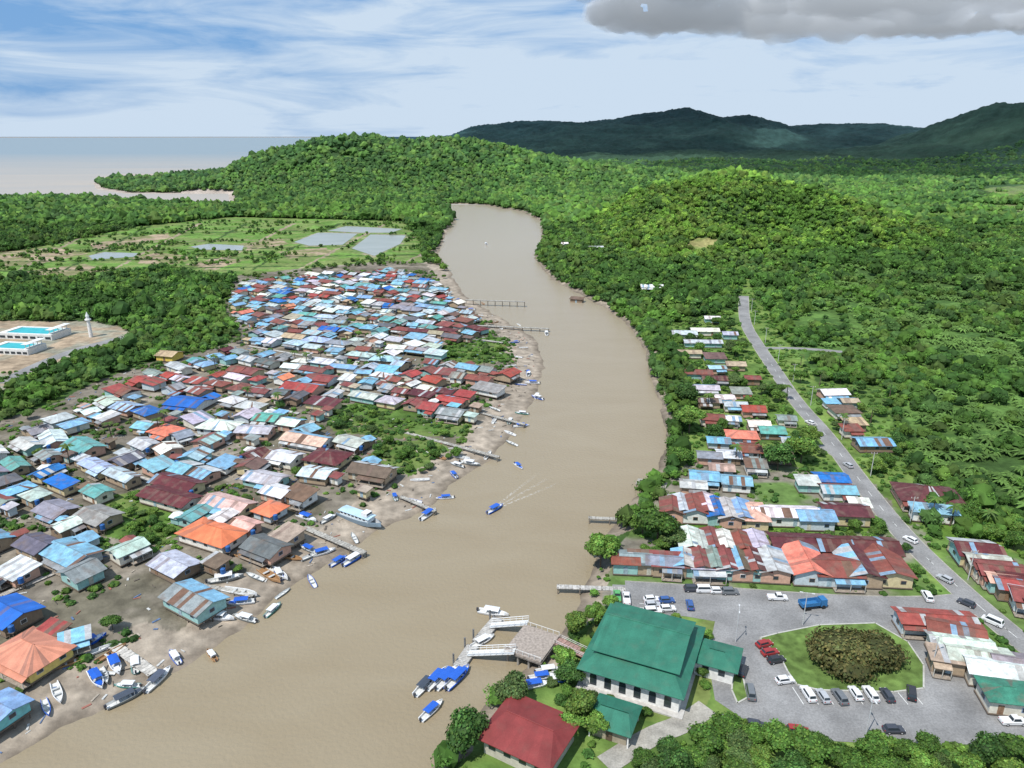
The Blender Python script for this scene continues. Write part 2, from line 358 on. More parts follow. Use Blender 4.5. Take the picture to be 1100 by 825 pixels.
for a,b in zip(Q,Q[1:]):
    L=math.dist(a,b);t=0
    while t<L:
        if int((acc+t)/3)%3==0:
            k=t/L;x=a[0]+(b[0]-a[0])*k;y=a[1]+(b[1]-a[1])*k
            if y<330: mk.box(x,y,1.595,1.,.12,.01,WH,math.atan2(b[1]-a[1],b[0]-a[0]))
        t+=1.
    acc+=L
pa,pb=G(862,757),G(990,757)
for k in range(9):
    t=k/8;mk.box(pa[0]+(pb[0]-pa[0])*t,pa[1]+(pb[1]-pa[1])*t+2.2,1.568,.12,4.4,.006,WH,.1)
pa,pb=G(688,662),G(688,640)
for k in range(6):
    t=k/5;mk.box(pa[0]+(pb[0]-pa[0])*t+2,pa[1]+(pb[1]-pa[1])*t,1.56,4.4,.12,.006,WH)
struct(mk.build('road_marking','plain'))
# ---------------------------------------------------------------- houses
RC_={'light-blue':lin(125,170,196),'pale-blue':lin(166,188,202),'white':lin(214,214,210),'pale-grey':lin(182,184,184),'grey':lin(138,141,143),'rust-red':lin(130,74,66),'maroon':lin(96,48,50),'red':lin(156,72,64),'salmon':lin(215,130,104),'teal':lin(98,156,152),'bright-blue':lin(40,105,180),'tan':lin(172,152,130),'brown':lin(108,88,76),'orange':lin(222,124,84),'pink':lin(214,170,156),'deep-green':lin(60,118,95),'dark-grey':lin(98,101,104)}
WALLC=[lin(215,210,195),lin(190,200,205),lin(205,190,150),lin(170,150,125),lin(150,190,185),lin(225,225,220),lin(200,160,140),lin(140,120,100)]
HOUSES=[];STILT=(.14,.11,.085)
def house(x,y,L,Wd,colr,typ='gable',yaw=-30,wc=None,st=None,wh=None,label=None,name='house',cat='house',grp='houses of the left bank village',stilts=True,clean=False,porch=None):
    gz=hz1(x,y);d=math.hypot(x,y);lod=0 if d<265 else 1
    if st is None: st=max(.5,2.0-gz+R.uniform(-.2,.3))
    wh=wh or R.uniform(2.1,2.6);wc=wc or R.choice(WALLC)
    rt=root(name,label or '',cat,(x,y,gz),math.radians(yaw),grp)
    top=st+wh;ov=.5;l,w=L/2,Wd/2;rise=Wd*R.uniform(.13,.2);c=RC_[colr]
    c=tuple(v*R.uniform(.85,1.08) for v in c)
    m=MB();m.box(0,0,(st+top)/2,L-.4,Wd-.4,wh,wc)
    if typ in('gable','double','shop'):
        for sx in(-1,1): m.face([(sx*(l-.2),-w+.2,top),(sx*(l-.2),w-.2,top),(sx*(l-.2),0,top+rise-.15)],wc)
    m.box(0,0,st-.12,L,Wd,.22,STILT)
    m.build('wall','wall',rt)
    odd=R.choice([(.16,.09,.06),(.4,.4,.4),c,(.2,.3,.4)]);po=.12 if not clean else 0
    m=MB();e=top-.06;RM='cleanroof' if clean else 'roof'
    if typ=='hip' and L>=Wd:
        k=l-w
        A,B,Cc,D=(-l-ov,-w-ov,e),(l+ov,-w-ov,e),(l+ov,w+ov,e),(-l-ov,w+ov,e);r0,r1=(-k,0,e+rise*1.15),(k,0,e+rise*1.15)
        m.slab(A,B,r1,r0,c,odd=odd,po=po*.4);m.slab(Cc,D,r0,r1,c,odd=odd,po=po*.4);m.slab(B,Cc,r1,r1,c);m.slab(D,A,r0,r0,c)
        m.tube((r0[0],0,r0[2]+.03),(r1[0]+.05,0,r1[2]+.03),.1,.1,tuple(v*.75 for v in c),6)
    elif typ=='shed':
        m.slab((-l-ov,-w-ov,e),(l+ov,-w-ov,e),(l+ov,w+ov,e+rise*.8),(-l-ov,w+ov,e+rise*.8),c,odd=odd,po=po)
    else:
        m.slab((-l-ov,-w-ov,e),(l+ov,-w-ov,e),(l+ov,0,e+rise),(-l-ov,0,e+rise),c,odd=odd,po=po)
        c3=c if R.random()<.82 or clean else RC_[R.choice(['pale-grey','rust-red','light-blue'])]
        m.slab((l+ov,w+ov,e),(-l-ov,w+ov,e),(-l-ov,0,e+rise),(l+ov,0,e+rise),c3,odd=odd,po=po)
        m.tube((-l-ov,0,e+rise+.02),(l+ov,0,e+rise+.02),.1,.1,tuple(v*.7 for v in c),6)
    m.build('roof',RM,rt)
    if porch is None: porch=R.random()<.45
    if typ=='double' or porch:
        pc=RC_[R.choice([colr,colr,'pale-grey','rust-red','light-blue','grey'])] if not clean else c
        pl=L*R.uniform(.45,1.);pd=R.uniform(1.2,2.);px_=(L-pl)/2*R.choice((-1,1));sy=-1
        m=MB();m.slab((px_-pl/2,sy*(w+pd),top-.95),(px_+pl/2,sy*(w+pd),top-.95),(px_+pl/2,sy*(w-.25),top-.35),(px_-pl/2,sy*(w-.25),top-.35),pc,odd=odd,po=po)
        m.build('porch_roof',RM,rt)
        if lod==0:
            m=MB();m.box(px_,-(w+pd/2),st-.1,pl,pd,.16,(.3,.25,.2));
            for k in range(3): m.box(px_+(k-1)*(pl/2-.1),-(w+pd-.1),(st+top-1)/2,.12,.12,top-1-st,(.5,.48,.42))
            m.build('veranda','wood',rt)
    if typ=='double':
        m=MB();wl,ww=Wd*.5,L*.4;qx=-(L/2-ww/2)*R.choice((-1,1));c2=RC_[R.choice([colr,colr,'rust-red','white','light-blue'])]
        y0=w-.4;y1=w+wl;ez=top-.3;rs=ww*.2
        m.slab((qx+ww/2+.4,y0,ez),(qx+ww/2+.4,y1,ez),(qx,y1,ez+rs),(qx,y0,ez+rs),c2)
        m.slab((qx-ww/2-.4,y1,ez),(qx-ww/2-.4,y0,ez),(qx,y0,ez+rs),(qx,y1,ez+rs),c2)
        m.build('wing_roof',RM,rt)
        m=MB();m.box(qx,(y0+y1)/2,(st+ez)/2,ww-.2,wl,ez-st,wc);m.build('wing_wall','wall',rt)
    fr=R.choice([(.7,.7,.68),(.25,.35,.5),(.35,.25,.18)])
    spots=[]
    nwin=max(1,int(L/(3.6 if lod==0 else 6)))
    for k in range(nwin): spots.append((-L/2+L*(k+.5)/nwin,-(w-.2),0))
    if lod==0 and name!='shed':
        for k in range(max(1,int(Wd/4.5))):
            for sx in (-1,1): spots.append((sx*(l-.2),-Wd/2+Wd*(k+.5)/max(1,int(Wd/4.5)),1))
    di=R.randrange(nwin)
    for k,(a,b,o) in enumerate(spots):
        m=MB()
        if k==di:
            m.box(a,b-.03,st+.97,1.,.1,1.9,R.choice([(.25,.15,.09),(.3,.4,.45),(.5,.48,.4)]));m.build('door','wood',rt)
        else:
            sz=(1.3,.1,1.) if not o else (.1,1.3,1.)
            off=(0,-.02) if not o else ((.02 if a>0 else -.02),0)
            m.box(a+off[0],b+off[1],st+1.4,sz[0],sz[1],sz[2],fr);wo=m.build('window','plain',rt)
            if lod==0:
                g=MB();g.box(a+off[0]*2.5,b+off[1]*2.5,st+1.4,sz[0]-(.2 if not o else 0),sz[1]-(.2 if o else 0),.8,(.03,.04,.05));g.build('pane','glass',wo)
    if stilts and st>.5:
        nx=max(2,int(L/4)+1);pts=[(-l+.5+(L-1)*i/(nx-1),q*(w-.5)) for i in range(nx) for q in (-1,0,1)]
        if d<190:
            for a,b in pts:
                m=MB();m.box(a,b,(st-.3)/2-.1,.2,.2,st,STILT);m.build('stilt','wood',rt)
        else:
            m=MB()
            for a,b in pts: m.box(a,b,(st-.3)/2-.1,.22,.22,st,STILT)
            m.build('stilt_frame','wood',rt)
    HOUSES.append(dict(o=rt,x=x,y=y,r=math.hypot(L,Wd)/2,L=L,c=colr,t=typ,lab=label,w=Wd,yaw=yaw,px=proj(x,y,gz+4),n=name))
    return rt
def rz(v,a):return (v[0]*math.cos(a)-v[1]*math.sin(a),v[0]*math.sin(a)+v[1]*math.cos(a))
def clear_in(x,y,rx,ry=None,yaw=0):
    ry=rx if ry is None else ry
    for h in HOUSES:
        dx,dy=x-h['x'],y-h['y']
        if abs(dx)+abs(dy)>45: continue
        u,v_=rz((dx,dy),-math.radians(h['yaw']))
        if abs(math.sin(math.radians(yaw-h['yaw'])))>.6 and yaw: a,b=ry,rx
        else: a,b=rx,ry
        if abs(u)<h['L']/2+a and abs(v_)<h['w']/2+b: return False
    return True
def hp(px,py,L,Wd,c,typ='gable',yaw=-30,zr=4.6,**k):
    x,y=G(px,py,zr);return house(x,y,L,Wd,c,typ,yaw,**k)
for a in [
 (10,655,10,8,'bright-blue','gable',-28,'bright blue gable-roofed house at the left edge above the salmon one'),
 (32,697,13,9,'salmon','hip',-26,'large salmon-roofed house with yellow walls standing on mud at lower left',lin(215,190,110)),
 (0,757,6.5,6.5,'light-blue','gable',-25,'small pale turquoise house cut by the left edge, nearest the camera',lin(120,190,190)),
 (76,592,13,8,'light-blue','double',-30,'wide patched light blue roof house left of the muddy creek'),
 (187,603,10,7,'pale-grey','gable',-32,'pale grey-roofed stilt house above the mud, with orange-roofed house behind'),
 (208,641,12.5,7.5,'grey','gable',-32,'grey gabled stilt house standing furthest out on the mud'),
 (228,571,15.5,8.5,'orange','hip',-26,'big bright orange hip-roofed house with white front',lin(230,225,215)),
 (286,584,10,7,'dark-grey','gable',-30,'dark grey roof house right of the orange-roofed one, wooden boats beside'),
 (309,571,6,6,'tan','shed',-30,'small tan shed-roofed hut beside the dark grey roof near beached boats'),
 (190,517,15,7,'maroon','gable',-25,'upper of two long stacked maroon roofs in mid village'),
 (182,532,17,7,'maroon','gable',-25,'lower of two long stacked maroon roofs in mid village'),
 (245,539,14,7,'pink','gable',-25,'long pink and red roof house behind the orange-roofed house'),
 (290,545,6.5,6.5,'orange','hip',-28,'small orange hip roof right of the pink roof'),
 (352,489,12,9.5,'maroon','hip',-20,'square maroon hip-roofed house at the shore side by the mangrove garden'),
 (400,504,13,7.5,'brown','double',-20,'low rusty brown roof complex on the mud point by the long pier'),
 (202,430,14,10,'bright-blue','double',-15,'vivid bright blue roofed house, brightest blue in the upper village'),
 (182,380,9,8,'tan','gable',-15,'yellow-walled tan roof house at the inland edge of village',lin(220,190,90)),
 (325,415,15,9,'red','double',-20,'large red-roofed compound in the middle of upper village'),
 (345,405,12,8,'rust-red','gable',-20,'rust red roof directly behind the large red compound'),
 (330,471,16,7.5,'pink','gable',-22,'long pale pink roof left of the square maroon roof'),
 (305,489,10,7,'white','gable',-22,'white roof in front of the long pale pink roof'),
 (285,511,12,7,'pale-grey','gable',-22,'pale grey long roof left below the white roof'),
 (236,456,13,8.5,'white','hip',-15,'broad white hip roof in front of the vivid blue house'),
 (105,553,10,7.5,'grey','gable',-28,'weathered grey gable roof beside the tree clump at left'),
 (60,545,9.5,7,'grey','gable',-28,'weathered grey roof left of the tree clump, second along'),
 (40,583,9,6.5,'dark-grey','gable',-28,'dark grey roof just above the wide patched light blue roof'),
 (18,610,8,6,'white','shed',-28,'small white lean-to on the mud above the bright blue roof'),
 (322,530,8,6,'brown','shed',-28,'brown shed beside the white-roofed house near the ferry'),
 (298,526,8,6,'white','gable',-26,'white gable roof between orange and brown roofs'),
 (263,562,7,5,'pink','gable',-28,'pink-tan roof touching right side of orange hip roof'),
 (55,675,5,4,'red','shed',-20,'tiny red-roofed hut on the mud beside the salmon house'),
 (80,683,5,3.5,'light-blue','shed',30,'small blue-roofed boat shelter on the mud by the jetty'),
 (232,602,5,4,'brown','shed',-30,'tiny brown hut on mud between pale grey roof and boats'),
 ]:
    hp(*a[:7],label=a[7],wc=a[8] if len(a)>8 else None,clean=a[4] in('orange','salmon','bright-blue'))
HV=[(-60,500),(0,478),(40,452),(110,425),(150,400),(205,382),(262,368),(268,345),(248,322),(262,300),(350,292),(425,287),(470,300),(490,322),(515,345),(540,352),(480,368),(468,388),(540,388),(548,402),(525,418),(508,447),(440,434),(360,436),(350,462),(398,468),(400,484),(375,500),(400,520),(330,545),(322,575),(262,600),(215,590),(150,600),(100,606),(60,628),(0,640),(-60,640)]
def pick(px,py):
    if py<325: w=[('light-blue',3),('white',4),('bright-blue',1.3),('rust-red',2),('red',1),('pale-grey',2),('teal',1),('grey',1)]
    elif px<150 and py>470: w=[('grey',4),('light-blue',3),('pale-grey',3),('pale-blue',1.5),('white',1),('teal',1),('bright-blue',.5),('dark-grey',1.5)]
    elif px>430 and py>395: w=[('rust-red',3),('maroon',2),('red',1),('white',2),('light-blue',1.5),('grey',1.5),('tan',1)]
    elif px<300 and 395<py<420: w=[('rust-red',3),('red',2),('white',1.5),('grey',1),('pale-grey',1)]
    else: w=[('light-blue',4),('white',3),('pale-grey',3.4),('pale-blue',2),('teal',1.4),('rust-red',2.2),('grey',2.5),('salmon',.4),('tan',1),('maroon',.8),('bright-blue',.4),('brown',.9),('dark-grey',.6)]
    t=sum(a[1] for a in w);q=R.random()*t
    for n,v in w:
        q-=v
        if q<0:return n
    return w[0][0]
ox,oy=G(200,480);ang=math.radians(-28);U=(math.cos(ang),math.sin(ang));Vv=(-U[1],U[0])
v=-130.;LANES=[];row=0
def okv(x,y,L,ww,yw):
    a,b=proj(x,y,5)
    return -45<a<1100 and pip(HV,a,b) and not any(pip(q,a,b) for q in VEGP) and clear_in(x,y,L/2+.35,ww/2+.35,yw)
while v<420:
    u=-230.+R.uniform(0,6);rowW=R.choice([5.4,6.,6.6,7.4]);row+=1
    while u<230:
        L=R.choice([5.5,6,6.5,7,7.5,8,9,10,12])*R.uniform(.92,1.08)
        cu=u+L/2;wob=0 if row%3==0 else 3*math.sin(cu*.045+v*.03);jt=R.gauss(0,.8);x=ox+U[0]*cu+Vv[0]*(v+wob+jt);y=oy+U[1]*cu+Vv[1]*(v+wob+jt)
        if y>60:
            ww=rowW*R.uniform(.8,1.04);yw=-28+10*math.sin(cu*.03+v*.02)+R.gauss(0,6)
            if okv(x,y,L,ww,yw) and R.random()<.93:
                a,b=proj(x,y,5);ty=R.choices(['gable','hip','double','shed'],[5,2.,1.6,1.3])[0]
                if L<8.6 and R.random()<.45: yw+=90
                house(x,y,L,ww,pick(a,b),ty,yw)
        u+=L+R.choice([1.3,1.5,2.,3,5.5])
    g_=R.uniform(2.,3.4);
    if row%3==0: LANES.append(v+rowW/2+2.4);g_=4.8
    v+=rowW+g_
for k in range(5000):
    x,y=R.uniform(-260,20),R.uniform(110,540);L,ww=R.uniform(2.8,4.6),R.uniform(2.2,3.2)
    if len([1 for q in HOUSES[-100:] if q['n']=='shed'])>=75: break
    if okv(x,y,L,ww,-28): a,b=proj(x,y,5);house(x,y,L,ww,R.choice(['grey','rust-red','brown','pale-grey','light-blue','tan']),'shed',-28,name='shed',cat='shed',grp='small sheds between left village houses',porch=False)
NL=len(HOUSES)
g2='buildings of the right bank village'
for a in [
 (700,309,14,8,'white','gable',-5),(735,356,12,7,'pale-grey','gable',-5),(757,353,14,6,'white','gable',-3),(755,365,18,6,'pale-grey','gable',-3),(740,376,11,6,'tan','gable',-3),(768,381,9,7,'brown','shed',-3),
 (750,398,11,6,'rust-red','gable',-5),(768,404,10,6,'maroon','gable',-5),(758,414,10,6,'pale-grey','gable',-5),(786,406,8,6,'rust-red','gable',-5),(796,418,7,6,'grey','shed',-5),(778,424,7,5,'white','gable',0),
 (765,340,8,6,'white','gable',-5),(784,357,7,6,'pale-grey','gable',-5),(790,389,8,6,'tan','gable',-5),(770,393,7,5,'pale-blue','gable',0),(808,404,6,5,'rust-red','gable',-5),(762,428,8,5,'brown','gable',-5),(790,432,8,5,'pale-grey','gable',-5),(765,446,8,6,'rust-red','gable',-8),(784,447,7,5,'white','gable',-8),(845,446,6,5,'grey','gable',-8),(852,470,7,5,'pale-blue','gable',-8),(838,486,7,5,'tan','gable',-8),(762,487,7,5,'grey','gable',-8),(775,499,7,5,'tan','gable',-8),(812,497,6,5,'grey','shed',-8),(868,515,6,5,'pale-grey','shed',-5),
 (809,437,8,7,'red','gable',-5),(815,453,7,6,'white','gable',-5),(829,459,8,7,'teal','gable',-5),(843,461,6,6,'teal','shed',-5),(797,464,10,7,'salmon','hip',-8),(775,459,7,6,'grey','gable',-8),(772,470,7,5,'light-blue','gable',-8),(803,479,8,7,'rust-red','gable',-8),(783,485,7,6,'white','gable',-8),(820,482,6,5,'grey','shed',0),
 (757,508,8,6,'light-blue','gable',-10),(772,514,7,6,'white','shed',-10),(791,514,8,6,'light-blue','gable',-10),(745,518,7,5,'pale-grey','gable',-10),
 (895,419,10,7,'white','gable',5),(907,438,9,8,'brown','hip',0),(893,429,5,4,'light-blue','shed',0),(938,472,11,7,'light-blue','gable',0),(918,452,7,5,'tan','shed',0),(912,428,6,5,'tan','gable',0),(888,443,6,5,'grey','gable',0),(905,458,6,5,'rust-red','shed',0),
 (893,510,9,6,'bright-blue','gable',-5),(900,523,9,6,'light-blue','gable',-5),(968,527,16,11,'maroon','hip',-12),(976,546,11,4,'light-blue','shed',-12),(950,541,5,4,'white','shed',-10),
 (722,543,8,6,'rust-red','gable',80),(733,541,9,6,'pale-grey','gable',85),(745,543,9,7,'rust-red','gable',85),(758,541,10,6,'white','gable',85),(770,545,10,6,'bright-blue','gable',85),(782,547,10,6,'pale-grey','gable',85),(795,547,10,6,'light-blue','gable',85),(810,549,10,6,'pink','hip',85),(843,549,17,6,'white','gable',-3),(875,552,9,7,'light-blue','gable',-3),(907,547,12,7,'maroon','gable',-5),
 (741,578,9,5.5,'white','gable',85),(753,581,8,5,'pale-grey','gable',85),(765,579,9,5,'rust-red','gable',85),(779,581,8,6,'white','gable',85),(796,582,8,6,'rust-red','gable',85),(812,580,8,5,'pale-grey','gable',85),(862,581,15,7,'maroon','gable',-4),(905,584,12,7,'maroon','gable',-4),(940,586,10,8,'maroon','gable',-4),
 (755,607,8,5,'rust-red','gable',85),(768,603,8,5,'grey','gable',85),(782,605,9,6,'rust-red','gable',85),(797,609,9,5,'brown','gable',85),(811,605,9,5.5,'maroon','gable',85),(832,611,10,7,'pale-grey','gable',85),(765,621,8,4,'pale-grey','shed',-3),(795,625,10,4,'grey','shed',-3),
 (870,611,12,8,'salmon','gable',85),(900,612,10,9,'rust-red','gable',-4),(928,613,12,8,'maroon','gable',85),(958,613,12,9,'rust-red','gable',85),
 (683,598,7,5,'grey','gable',-5),(697,603,7,5,'dark-grey','shed',-5),(673,608,6,4,'rust-red','gable',-5),(714,604,8,5,'grey','gable',-8),(722,622,8,5,'rust-red','shed',-5),(697,618,8,5,'brown','shed',-5),(738,618,7,5,'pale-grey','gable',80),
 (1008,589,9,8,'maroon','gable',-10),(1032,590,10,7,'rust-red','gable',-10),(1050,601,9,6,'pale-grey','gable',-10),(1032,606,9,6,'rust-red','gable',-10),(1066,612,10,6,'rust-red','gable',-12),(1052,622,9,5,'pink','gable',-12),(1078,629,11,6,'red','gable',-15),(1096,621,9,6,'maroon','gable',-15),(1089,644,10,5,'pale-grey','shed',-20),(1110,640,10,7,'rust-red','gable',-20),(1100,658,10,6,'maroon','gable',-20),
 (1002,659,15,5,'red','gable',-6),(1026,675,10,7,'rust-red','gable',-20),(1032,690,11,5,'white','gable',-12),(1052,703,11,6,'pale-grey','gable',-15),(1073,716,11,6,'white','gable',-15),(1018,703,6,4,'tan','shed',-15),(1092,712,8,6,'grey','gable',-15),(1083,742,8,6,'deep-green','hip',-10),(1122,680,11,9,'rust-red','gable',-20),
 (620,316,8,5,'brown','shed',-20),(604,262,10,6,'white','gable',5),(640,270,12,7,'pale-grey','gable',5)]:
    x,y=G(a[0],a[1],5.);L,ww=a[2],a[3];yw=math.radians(a[6])
    for it in range(40):   # keep the building clear of the carriageways
        cs=[rz((sx*(L/2+.8),sy*(ww/2+.8)),yw) for sx in(-1,0,1) for sy in(-1,0,1)];X=np.array([x+q[0] for q in cs]);Y=np.array([y+q[1] for q in cs])
        worst=None
        for p,w,n in RW[:2]:
            d=segdist(p,X,Y,False)
            if d.min()<w/2+1. and (worst is None or d.min()<worst[0]): worst=(d.min(),p)
        if not worst: break
        e=1.;g=lambda X_,Y_:float(segdist(worst[1],np.array([X_]),np.array([Y_]),False)[0])
        dx,dy=g(x+e,y)-g(x-e,y),g(x,y+e)-g(x,y-e);n=math.hypot(dx,dy)+1e-6;x+=dx/n*.6;y+=dy/n*.6
    sh=a[1]>530
    if not sh and not clear_in(x,y,1.5): continue
    house(x,y,L,ww,*a[4:],st=.5 if a[0]>720 or a[1]>500 else 1.4,stilts=False,grp=g2,wh=3. if sh else None,porch=a[6]<40 and R.random()<.5,name='shophouse' if sh else 'house',cat='shop' if sh else 'house')
used={h['lab'] for h in HOUSES}
def near_(h,dx,dy):
    b=None
    for g in HOUSES:
        if g is h: continue
        ax,ay=g['px'][0]-h['px'][0],(g['px'][1]-h['px'][1])*1.6
        dd=math.hypot(ax,ay)
        if dd>0 and (ax*dx+ay*dy)/dd>.72 and dd<170 and (b is None or dd<b[0]): b=(dd,g['c'])
    return b[1] if b else None
TN={'gable':'gabled','hip':'hipped','double':'winged','shed':'lean-to'}
for i,h in enumerate(HOUSES):
    if h['lab']: continue
    px,py=h['px']
    if i<NL: z='far left village' if py<340 else 'upper left village' if py<420 else 'inland left village' if px<170 else 'waterside left village' if px>380 else 'middle left village' if py<500 else 'lower left village'
    else: z='far right bank' if py<430 else 'mid right bank' if py<520 else 'right market rows' if px<985 else 'east roadside'
    sz='small ' if h['L']<7.2 else 'long ' if h['L']>11.5 else ''
    nb={'left':near_(h,-1,0),'right':near_(h,1,0),'behind':near_(h,0,-1),'in front':near_(h,0,1)}
    base=f"{sz}{h['c']} {TN[h['t']]} roof"
    lab=None
    for p,q in (('left','behind'),('right','in front'),('left','in front'),('right','behind'),('left','right'),('behind','in front')):
        w=lambda k:{'left':'on left','right':'on right'}.get(k,k)
        t=f"{base}, {nb[p] or 'no'} roof {w(p)}, {nb[q] or 'none'} {w(q)}, {z}"
        if t not in used: lab=t;break
    if not lab: lab=f"{base}, {nb['left'] or 'no'} left, {nb['right'] or 'no'} right, {nb['behind'] or 'no'} behind, {z}"
    used.add(lab);h['o']['label']=lab
hs=sorted([h for h in HOUSES if h['n']=='house'],key=lambda h:h['y'])
if len(hs)>296:
    bm=bmesh.new();mats=[];bpy.context.view_layer.update()
    for h in hs[296:]:
        for o in list(h['o'].children):
            for q in [o]+list(o.children):
                if q.data:
                    n0=len(bm.faces);n1_=len(bm.verts);bm.from_mesh(q.data);bm.verts.ensure_lookup_table();bm.faces.ensure_lookup_table()
                    mt=q.data.materials[0]
                    if mt not in mats:mats.append(mt)
                    for f in bm.faces[n0:]: f.material_index=mats.index(mt)
                    M4=q.matrix_world
                    for v_ in bm.verts[n1_:]: v_.co=M4@v_.co
            for q in list(o.children): bpy.data.objects.remove(q)
            bpy.data.objects.remove(o)
        bpy.data.objects.remove(h['o']);h['o']=None
    me=bpy.data.meshes.new('distant_houses');bm.to_mesh(me);bm.free()
    for q in mats: me.materials.append(q)
    struct(link('distant_houses',me),'stuff','farthest small houses of the left village near the fish ponds','houses')
# ---------------------------------------------------------------- landmark buildings
GRN=lin(50,110,90);WHT=(.74,.73,.70)
def landmark(x,y,yaw,label,name='hall',cat='building',L=16,w=16): 
    HOUSES.append(dict(x=x,y=y,r=9,L=L,c='',t='',lab='x',w=w,yaw=yaw,px=(0,0),o=None,n='l'));return root(name,label,cat,(x,y,1.5),math.radians(yaw))
def skirt(m,L,Wd,z0,l2,w2,z1,c):
    l,w,a,b=L/2,Wd/2,l2/2,w2/2;k=dict(var=.08,strip=.8)
    m.slab((-l,-w,z0),(l,-w,z0),(a,-b,z1),(-a,-b,z1),c,**k);m.slab((l,w,z0),(-l,w,z0),(-a,b,z1),(a,b,z1),c,**k)
    m.slab((l,-w,z0),(l,w,z0),(a,b,z1),(a,-b,z1),c,**k);m.slab((-l,w,z0),(-l,-w,z0),(-a,-b,z1),(-a,b,z1),c,**k)
rt=landmark(25.6,117,-24,'large two-tiered green-roofed hall with white arcaded walls beside the jetty',L=19,w=21)
m=MB();m.box(0,0,2.3,18,19.5,4.6,WHT);m.box(0,0,.15,20,22,.3,(.45,.43,.4));m.build('wall','wall',rt)
m=MB();skirt(m,20,22,4.5,14.5,13,5.9,GRN);m.build('lower_roof','cleanroof',rt)
m=MB();m.box(0,.8,5.95,14.2,13,.9,WHT);m.build('clerestory','wall',rt)
m=MB();m.slab((-8.3,-7.2,6.45),(8.3,-7.2,6.45),(8.3,2,8.4),(-8.3,2,8.4),GRN,var=.08,strip=.7);m.slab((8.3,8.6,6.9),(-8.3,8.6,6.9),(-8.3,2,8.4),(8.3,2,8.4),GRN,var=.08,strip=.7)
for sx in(-1,1): m.face([(sx*7.8,-6.6,6.42),(sx*7.8,8.,6.8),(sx*7.8,2,8.2)],tuple(v*.8 for v in GRN))
m.tube((-8.3,2,8.42),(8.3,2,8.42),.14,.14,GRN);m.build('upper_roof','cleanroof',rt)
for k in range(6):
    x=-7+k*2.8
    m=MB();m.box(x,-9.78,1.9,1.3,.08,2.,(.06,.06,.06));n=8
    m.face([(x+.65*math.cos(math.pi*j/n),-9.83,2.9+.65*math.sin(math.pi*j/n)) for j in range(n+1)],(.06,.06,.06));m.build('arched_window','glass',rt)
for k in range(5):
    for sx in(-1,1):
        m=MB();m.box(sx*9.03,-7+k*3.5,2.4,.1,1.6,1.6,(.05,.06,.07));m.build('window','glass',rt)
m=MB();skirt(m,9,8,3.4,3,.2,4.4,GRN);o=m.build('annex_roof','cleanroof',rt);o.location=(13.2,5,0)
m=MB();m.box(13.2,5,1.7,7.2,6.4,3.4,WHT);m.build('annex_wall','wall',rt)
for k in range(2):
    m=MB();m.box(11.7+k*3,1.75,2.,1.2,.1,1.2,(.05,.06,.07));m.build('window','glass',rt)
x,y=G(660,770,4);rt=landmark(x,y,-24,'small green-roofed pavilion below the big green hall','pavilion','pavilion',9,9)
m=MB();skirt(m,8,8,3.,5,.2,4.2,GRN);m.build('roof','cleanroof',rt)
m=MB();m.box(0,0,1.5,6,6,3,(.35,.3,.22));m.build('wall','wall',rt)
for sx in(-1,1):
    for sy in(-1,1): m=MB();m.box(sx*3.4,sy*3.4,1.5,.25,.25,3.,WHT);m.build('post','wall',rt)
m=MB();m.box(0,-3.05,1.2,1.1,.1,2.2,(.12,.08,.05));m.build('door','wood',rt)
x,y=G(569,787,4.5);rt=landmark(x,y,-30,'dark red hip-roofed pavilion at the bottom edge beside the river','pavilion','pavilion',14,12)
m=MB();RD_=lin(126,54,52);skirt(m,14,12.5,3.8,9,.2,5.5,RD_);m.tube((-4.5,0,5.52),(4.5,0,5.52),.13,.13,RD_);m.build('roof','cleanroof',rt)
m=MB();m.box(0,0,1.9,12,10,3.8,(.5,.46,.38));m.build('wall','wall',rt)
for k in range(4):
    m=MB();m.box(-4.4+k*2.9,-5.03,2.1,1.3,.1,1.3,(.05,.05,.05));m.build('window','glass',rt)
for (px,py,L,Wd,hh,lab) in ((38,358,30,14,2.4,'long white pool terrace with turquoise water by the orange road'),(18,374,22,12,2.2,'white terrace with turquoise pool at far left edge')):
    x,y=G(px,py,3);rt=landmark(x,y,-8,lab,'pool_building','pool building',L,Wd)
    m=MB();m.box(0,0,hh/2,L,Wd,hh,(.66,.65,.62))
    for s_ in(-1,1): m.box(0,s_*(Wd/2-.6),hh+.35,L,1.2,.7,(.72,.71,.68));m.box(s_*(L/2-1.5),0,hh+.35,3,Wd-2.4,.7,(.7,.68,.62))
    m.build('wall','wall',rt)
    m=MB();m.box(0,0,hh+.2,L-6,Wd-2.4,.3,lin(60,165,172));m.build('pool_water','cleanroof',rt)
    for k in range(7):
        m=MB();m.box(-L/2+L*(k+.5)/7,-Wd/2-.03,hh*.5,L/10,.12,hh*.5,(.05,.1,.13));m.build('window','glass',rt)
    for k in range(5):
        m=MB();m.box(L/2-1.5,-Wd/2+1+k*(Wd-2)/4,hh+1.9,.25,.25,2.4,(.8,.8,.78));m.build('column','wall',rt)
    m=MB();m.slab((L/2-3,-Wd/2,hh+3.1),(L/2+.3,-Wd/2,hh+3.1),(L/2+.3,Wd/2,hh+3.2),(L/2-3,Wd/2,hh+3.2),(.7,.7,.68),var=.04);m.build('canopy','cleanroof',rt)
x,y=G(98,362);rt=landmark(x,y,0,'slender white tower with a bulbous cap beside the orange road','tower','tower',3,3)
m=MB();m.tube((0,0,0),(0,0,9),1.,.8,(.75,.73,.7),12);m.build('shaft','wall',rt)
m=MB();m.tube((0,0,9),(0,0,9.6),1.5,1.5,(.75,.73,.7),12);m.tube((0,0,9.6),(0,0,11),.8,.8,(.7,.7,.68),12);m.tube((0,0,11),(0,0,13.4),1.,.05,(.6,.62,.6),12);m.build('cap','wall',rt)
